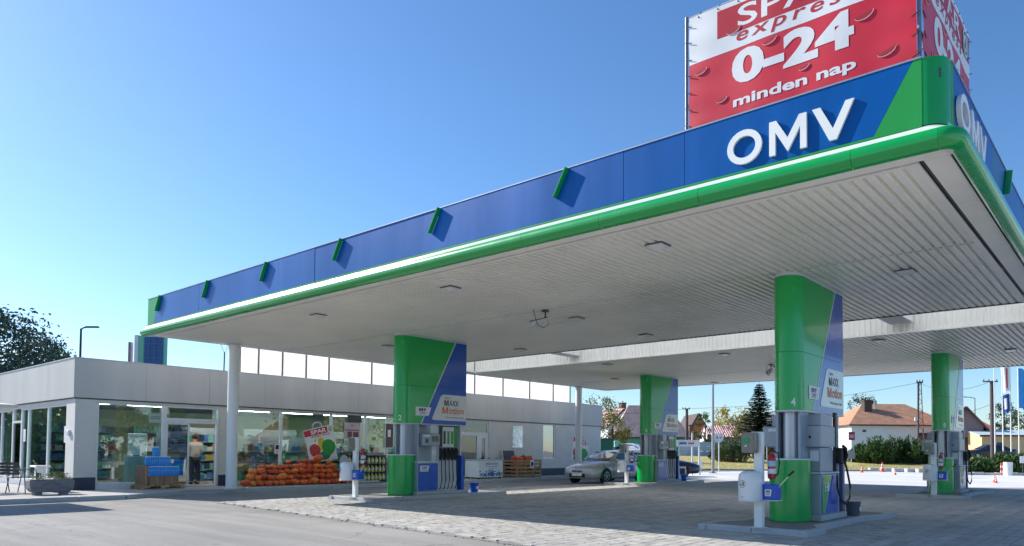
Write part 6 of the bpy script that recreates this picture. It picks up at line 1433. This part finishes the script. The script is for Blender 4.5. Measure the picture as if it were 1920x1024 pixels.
for i in range(16):
    z0 = hm*i/16; z1 = hm*(i+1)/16; a = lambda z: -.28+.12*z/hm; b = lambda z: .42-.28*z/hm
    mb = MB(); mb.tube([(a(z0),0,z0),(b(z1),0,z1)] if i % 2 else [(b(z0),0,z0),(a(z1),0,z1)],.025,4); part('brace', mb, PDK, t)
mb = MB(); mb.box(-.35,.3,-.1,.1,hm-.05,hm+.1); part('head', mb, PDK, t)
for s in (-.3,0,.3): mb = MB(); mb.lathe([(.05,0),(.07,.1),(.03,.25)],s,0,8); mb.v = [(x,y,z+hm+.1) for x,y,z in mb.v]; part('insulator', mb, DGREY, t)
mb = MB(); mb.box(-.6,-.3,-.15,.05,hm*.5,hm*.5+.35); part('junction_box', mb, LGREY, t)
def util(px, d, ytop, lab, r=.12, arm=.9, mat=PDK):
    x, y, z = G(px, d); h = zt(px,ytop,d)-z; t = thing('utility_pole', lab, 'pole', (x,y,z), YAW); mb = MB(); mb.tube([(0,0,0),(0,0,h)],[r,r*.75],8); part('pole', mb, mat, t, smooth=50)
    mb = MB(); mb.box(-arm,arm*.7,-.05,.05,h-.1,h); part('crossarm', mb, mat, t)
    for s in (-arm*.9,-arm*.3,arm*.6): mb = MB(); mb.lathe([(.04,h),(.05,h+.12),(.02,h+.16)],s,0,6); part('insulator', mb, DGREY, t)
    return (x,y,z+h)
pA = util(1288,82,766,'dark utility pole beside the mint bungalow',.2,.5)
pB = util(1861,62,714,'thick dark utility pole with crossarm behind the flag poles',.19,.75)
x, y, z = G(1829,84); street_lamp((x,y,z), zt(1829,746,84)-z, (-_r.x*1.0,-_r.y*1.0,0), 'grey street lamp with arm to the left behind the rear column', .09, PW)
def wire(a, b, sag, lab):
    a = Vector(a); b = Vector(b); mb = MB(); mb.tube([a.lerp(b,i/12)-Vector((0,0,sag*4*(i/12)*(1-i/12))) for i in range(13)],.016,4)
    o = single('overhead_wire', mb, BLACK, lab, 'wire', group='overhead wires')
mt = G(1724,76); wire(pA, (mt[0],mt[1],mt[2]+hm), .6, 'thin overhead wire from the left pole to the lattice mast')
wire((mt[0],mt[1],mt[2]+hm), pB, .8, 'thin overhead wire from the lattice mast to the thick pole'); wire((pB[0],pB[1],pB[2]-2.0), (*at(1700,84),4.6), .3, 'sagging service wire from the thick pole to the orange roofed house')
wire(pA, (*at(1000,84),pA[2]), .6, 'thin overhead wire running left from the utility pole')
FLW = pm('flag_white', (.72,.73,.75), .7); FLB = pm('flag_blue', S(30,70,150), .7); FLC = pm('flag_cyan', S(50,150,220), .7); FLR = pm('flag_red', S(200,50,60), .7)
def flagpole(px, d, lab, flag=None):
    x, y, z = G(px, d); t = thing('flag_pole', lab, 'flag pole', (x,y,z), YAW, group='flag poles'); mb = MB(); mb.tube([(0,0,0),(0,0,9.2)],[.06,.035],8); part('pole', mb, PWH, t, smooth=50)
    mb = MB(); mb.lathe([(.05,9.2),(.05,9.26),(.01,9.3)],0,0,8); part('finial', mb, PWH, t)
    return x, y, z
def flag(x, y, z, z0, z1, w, mat, lab, stripe=None, dirn=-1, seed=0):
    t = thing('flag', lab, 'flag', (x,y,z), YAW, group='flags'); n = 14
    def fl(u, v): return (dirn*(.05+w*u*(1-.28*(1-v)*u)), .16*math.sin(u*7+seed)*u+.03, z0+(z1-z0)*v-.38*w*u*u)
    mb = MB(); mb.mesh([fl(i/n,j/8) for j in range(9) for i in range(n+1)],[(j*(n+1)+i,j*(n+1)+i+1,(j+1)*(n+1)+i+1,(j+1)*(n+1)+i) for j in range(8) for i in range(n)]); part('cloth', mb, mat, t, smooth=60)
    if stripe:
        for (u0,u1,v0,v1,m) in stripe:
            mb = MB(); mb.mesh([(fl(u0+(u1-u0)*i/6,v0+(v1-v0)*j/6)[0],fl(u0+(u1-u0)*i/6,v0+(v1-v0)*j/6)[1]-.02,fl(u0+(u1-u0)*i/6,v0+(v1-v0)*j/6)[2]) for j in range(7) for i in range(7)],[(j*7+i,j*7+i+1,(j+1)*7+i+1,(j+1)*7+i) for j in range(6) for i in range(6)]); part('print', mb, m, t)
FD = 60
f1 = flagpole(1866,FD,'white flag pole nearest the thick utility pole'); f2 = flagpole(1881,FD,'second white flag pole from the left, without flag'); f3 = flagpole(1896,FD,'third white flag pole, with white and blue flags'); f4 = flagpole(1911,FD,'rightmost white flag pole, with light blue flag')
flag(*f3, zt(1890,732,FD)-f3[2], zt(1890,682,FD)-f3[2], .62, FLW, 'white flag with red print on the third pole', ((.2,.55,.1,.85,FLR),), -1, .4)
flag(*f3, zt(1890,772,FD)-f3[2], zt(1890,738,FD)-f3[2], .62, FLB, 'blue flag hanging below the white one', ((.45,.75,.2,.8,FLW),), -1, 1.5)
flag(*f4, zt(1911,765,FD)-f4[2], zt(1911,690,FD)-f4[2], .75, FLC, 'light blue flag at the right picture edge', None, 1, 2.2)
# ---------------------------------------------------------------- road signs, cones, small things on the yard
def roundsign(px, d, yc, lab, r=.33, extra=False):
    x, y, z = G(px, d); h = zt(px,yc,d)-z; t = thing('road_sign', lab, 'road sign', (x,y,z), YAW, group='round road sign backs'); mb = MB(); mb.tube([(0,0,0),(0,0,h+r*.8+(.5 if extra else 0))],.035,7); part('pole', mb, PWH, t)
    mb = MB(); mb.lathe([(r,0),(r,.02)],0,0,24); mb.v = [(a,.05+c,h+b) for a,b,c in mb.v]; part('disc', mb, pm('sign_back', S(196,200,206), .5, metal=.3), t)
    mb = MB(); mb.box(-r*.6,r*.6,.035,.049,h-.03,h+.03); part('clamp', mb, DGREY, t)
    if extra:
        mb = MB(); mb.ext([(-.36,.05,h+r+.62),(.36,.05,h+r+.62),(.0,.05,h+r+.02)],(0,.02,0)); part('triangle', mb, DGREY, t)
roundsign(1117,50,819,'round sign back with triangle above it, behind the silver car roof',.34,True); roundsign(1348,51,821,'round sign back on the lawn right of the lamp pole',.34); roundsign(1438,68,815,'small round sign back behind the towel box',.3)
def board_sign(px, d, lab, w=2.0):
    x, y, z = G(px,d); t = thing('direction_sign', lab, 'sign', (x,y,z), YAW)
    for s in (-.1,.32): mb = MB(); mb.tube([(w*.5+s-.2,0,0),(w*.5+s-.2,0,2.6 if s < 0 else 2.1)],.05,8); part('post', mb, PWH, t)
    mb = MB(); mb.box(-w*.5,w*.62,-.06,-.02,1.75,2.15); part('board', mb, WPR, t)
    mb = MB(); mb.box(-w*.38,-w*.02,-.064,-.061,1.88,2.02); part('blue_print', mb, pm('print_blue2',S(70,120,180),.5), t); mb = MB(); mb.box(w*.05,w*.36,-.064,-.061,1.9,2.0); part('red_print', mb, pm('print_red2',S(200,110,120),.5), t)
board_sign(1288,44,'white direction sign board on two white posts on the lawn edge',1.25)
t = thing('a_board', 'white framed A board with dark panel before the dark blue car', 'sign', (*at(1279,38.5),.02), YAW)
for s in (-1,1):
    mb = MB(); mb.ext([(-.2,s*.22,0),(.2,s*.22,0),(.2,s*.02,.62),(-.2,s*.02,.62)],(0,-.02,0)); part('panel', mb, WPR, t); mb = MB(); mb.ext([(-.14,s*.22-s*.07-.023,.2),(.14,s*.22-s*.07-.023,.2),(.14,s*.055-.023,.52),(-.14,s*.055-.023,.52)],(0,-.004,0)); part('poster', mb, DGREY, t)
t = thing('meter_box', 'white meter box beside the direction sign on the lawn', 'box', G(1313,46), YAW); mb = MB(); mb.box(-.12,.12,-.1,.1,.35,.95); part('case', mb, WPR, t, bevel=.02); mb = MB(); mb.tube([(0,0,0),(0,0,.36)],.04,6); part('foot', mb, LGREY, t)
CON = pm('cone_orange', S(232,92,52), .5); CONW = pm('cone_white', (.75,.75,.74), .5)
def cone(px, d, h, lab):
    x, y, z = G(px,d); t = thing('traffic_cone', lab, 'traffic cone', (x,y,z+.004), YAW, group='traffic cones'); b = h*.27
    mb = MB(); mb.box(-b,b,-b,b,0,h*.05); part('base', mb, CON, t, bevel=.01); f = lambda z: b*.78*(1-z/h*.85)
    mb = MB(); mb.lathe([(f(h*.05),h*.051),(f(h),h)],0,0,14); part('cone', mb, CON, t, smooth=50)
    for a in (.38,.66): mb = MB(); mb.lathe([(f(h*a)+.005,h*a),(f(h*(a+.14))+.005,h*(a+.14))],0,0,14); part('band', mb, CONW, t, smooth=50)
cone(1654,56,.75,'tall orange traffic cone nearest the concrete blocks'); cone(1615.6,54,.5,'small orange traffic cone left of the tall one'); cone(1678,48,.36,'small orange traffic cone right of the tall one'); cone(1864,36,.38,'small orange traffic cone before the kerb at the right'); cone(1866.5,35,.3,'smaller orange cone leaning in front at the right')
for i, (px, d, w) in enumerate(((1640,58,.9),(1662,57,.9),(1686,56,1.0),(1708,55.5,.9),(1730,55,1.0),(1750,54.5,.9))):
    x, y, z = G(px,d); mb = MB(); mb.box(-w/2,w/2,-.25,.25,0,.28); single('concrete_block', mb, KERB, 'pale concrete kerb block on the yard edge, %s from the left' % ('first','second','third','fourth','fifth','sixth')[i], 'block', (x,y,z), YAW+random.uniform(-.15,.15), 'concrete blocks', bevel=.03)
mb = MB(); x, y, z = G(1822,49); t = thing('stone_edging', 'low pale stone edging before the junipers at the right', 'edging', (x,y,z), YAW-.12)
for i in range(9): mb = MB(); mb.box(-1.4+i*.72,-1.4+i*.72+.7,-.15,.15,0,.16+.02*(i%3)); part('stone', mb, KERB, t, bevel=.02)
t = thing('waste_barrel', 'white steel waste barrel on the yard edge at the right', 'barrel', G(1889.5,48)); mb = MB(); mb.lathe([(.27,0),(.27,.28),(.285,.3),(.27,.32),(.27,.58),(.285,.6),(.27,.62),(.27,.88),(.28,.9)],0,0,22); part('drum', mb, PWH, t, smooth=30); mb = MB(); mb.lathe([(.25,.905),(.25,.91)],0,0,22); part('opening', mb, CBLACK, t)
for i, px in enumerate((1876,1879.5)):
    t = thing('marker_post', '%s orange and white marker post beside the white barrel' % ('left','right')[i], 'post', G(px,48.5)); 
    for j in range(5): mb = MB(); mb.lathe([(.03,j*.17),(.03,j*.17+.168)],0,0,8); part('band', mb, CON if j % 2 == 0 else CONW, t)
t = thing('small_sign', 'grey sign back on a pole before the first juniper mound', 'sign', G(1596,64), YAW); mb = MB(); mb.tube([(0,0,0),(0,0,1.5)],.03,6); part('pole', mb, PWH, t); mb = MB(); mb.box(-.3,.3,-.03,-.01,.75,1.5); part('board', mb, pm('sign_back2', S(140,146,156), .5), t)
t = thing('small_sign', 'white sign on a pole at the right picture edge', 'sign', G(1917,47), YAW); mb = MB(); mb.tube([(0,0,0),(0,0,1.3)],.025,6); part('pole', mb, DGREY, t); mb = MB(); mb.box(-.18,.22,-.03,-.01,.85,1.3); part('board', mb, WPR, t)
# kerb along the lawn
for a, b in (((-8,45.2),(4,45.2)),((4,45.2),(12,57.2)),((12,57.2),(44,57.2))):
    n = int(math.hypot(b[0]-a[0],b[1]-a[1])/2)
    A = Vector(a); B = Vector(b)
    for i in range(n):
        p = A.lerp(B,(i+.5)/n); q = W(p.x,p.y); ang = math.atan2(b[1]-a[1],b[0]-a[0])+YAW; L = (B-A).length/n/2
        if i == 0 and a[0] == -8: kt = thing('lawn_kerb', 'pale kerb line along the edge of the dry lawn', 'kerb', (*q,0))
        dn = Vector((math.cos(ang),math.sin(ang),0)); mb = MB(); mb.obox((q[0],q[1],.06), dn*(L-.01), Vector((-dn.y,dn.x,0))*.07, (0,0,.075)); part('kerb_stone', mb, KERB, kt, world=True)
# grass tufts
random.seed(77); mb = MB()
for i in range(9000):
    u = random.uniform(-6,32); v = random.uniform(45,74); k = max(0,min(1,(u-4)/8))
    if v < 45.4+12*k: continue
    x, y = W(u,v); z = terr(u,v)+.02; h = random.uniform(.05,.14); a = random.uniform(0,6.28); c, s = math.cos(a)*.03, math.sin(a)*.03
    mb.face([(x-c,y-s,z),(x+c,y+s,z),(x+random.gauss(0,.04),y+random.gauss(0,.04),z+h)])
single('grass', mb, leafm('grass_blade', (.28,.26,.07), (.46,.38,.15)), 'short dry yellow grass on the bank', 'grass', kind='stuff')
# ---------------------------------------------------------------- across the road, out of frame: what the shop windows mirror
tree((14,40,0), 9.0, 9, 7.5, LM['yellow'], 'yellow autumn tree mirrored in the shop window over the pumpkins', 3000, .3, 40, 61, .25)
tree((22,58,0), 9.0, 10, 7.5, LM['olive'], 'olive autumn tree mirrored in the shop windows at the right', 2400, .34, 36, 62, .25)
tree((30,20,0), 7.0, 7, 5.5, LM['green'], 'green tree mirrored in the first shop window', 2600, .3, 40, 63, .25)
tree((34,30,0), 6.0, 6, 5.0, LM['dark'], 'dark tree mirrored beside the shop door', 2400, .3, 40, 64, .25)
def mirror_house(x, y, lab, roofm, rz):
    t = thing('house', lab, 'house', (x,y,0), rz); mb = MB(); mb.box(-4.5,4.5,0,8,0,3); part('wall', mb, PLAST, t)
    for s in (-1,1): mb = MB(); mb.ext([(s*4.9,-.4,2.8),(0,-.4,6.4),(0,8.4,6.4),(s*4.9,8.4,2.8)],(0,0,.12)); part('roof', mb, roofm, t)
    mb = MB(); mb.mesh([(-4.5,0,3),(4.5,0,3),(0,0,6.2)],[(0,1,2)]); part('gable_wall', mb, PLAST, t)
    for u in (-2,2): mb = MB(); mb.box(u-.6,u+.6,-.05,.02,1,2.3); part('window', mb, WGL, t)
mirror_house(58,36,'white house with orange roof mirrored in the sliding shop door',ROOFO,PI/2); mirror_house(60,62,'white house with red roof mirrored in the middle shop windows',ROOFR,PI/2); mirror_house(64,92,'white house with pink roof mirrored in the far shop windows',ROOFP,PI/2)
for i,(x,y) in enumerate(((26,16),(27,24),(27,33),(27,42),(27,52),(27,62))): juniper((x,y,0), 3, 8, 2.2, 'long green hedge mirrored low in the shop windows, %s stretch' % ('first','second','third','fourth','fifth','sixth')[i], 1800, 80+i, 0, LM['green'], .4, 'hedge')

# the belt of trees west of the terrace, left of the frame: mirrored in the left shop glazing
for i, (x, y, h) in enumerate(((-60,-3,8.5),(-68,-9,9),(-76,-14,9.5),(-72,-1,9),(-86,-10,10),(-96,-18,10))):
    tree((x,y,0), h, 10, h*.86, LM['green' if i % 2 else 'blue'], 'tree of the belt mirrored in the left shop glazing, %s from the terrace' % ('first','second','third','fourth','fifth','sixth')[i], 2600, .5, 40, 90+i, .3)
for i, (x, y) in enumerate(((-54,-1),(-58,-6),(-64,-11),(-70,-5),(-78,-16),(-84,-3),(-66,3))): juniper((x,y,0), 5, 7, 4.2, 'tall hedge mirrored low in the left shop glazing, %s from the terrace' % ('first','second','third','fourth','fifth','sixth','seventh')[i], 2600, 110+i, .4*i, LM['olive' if i % 2 else 'green'], .6, 'hedge')
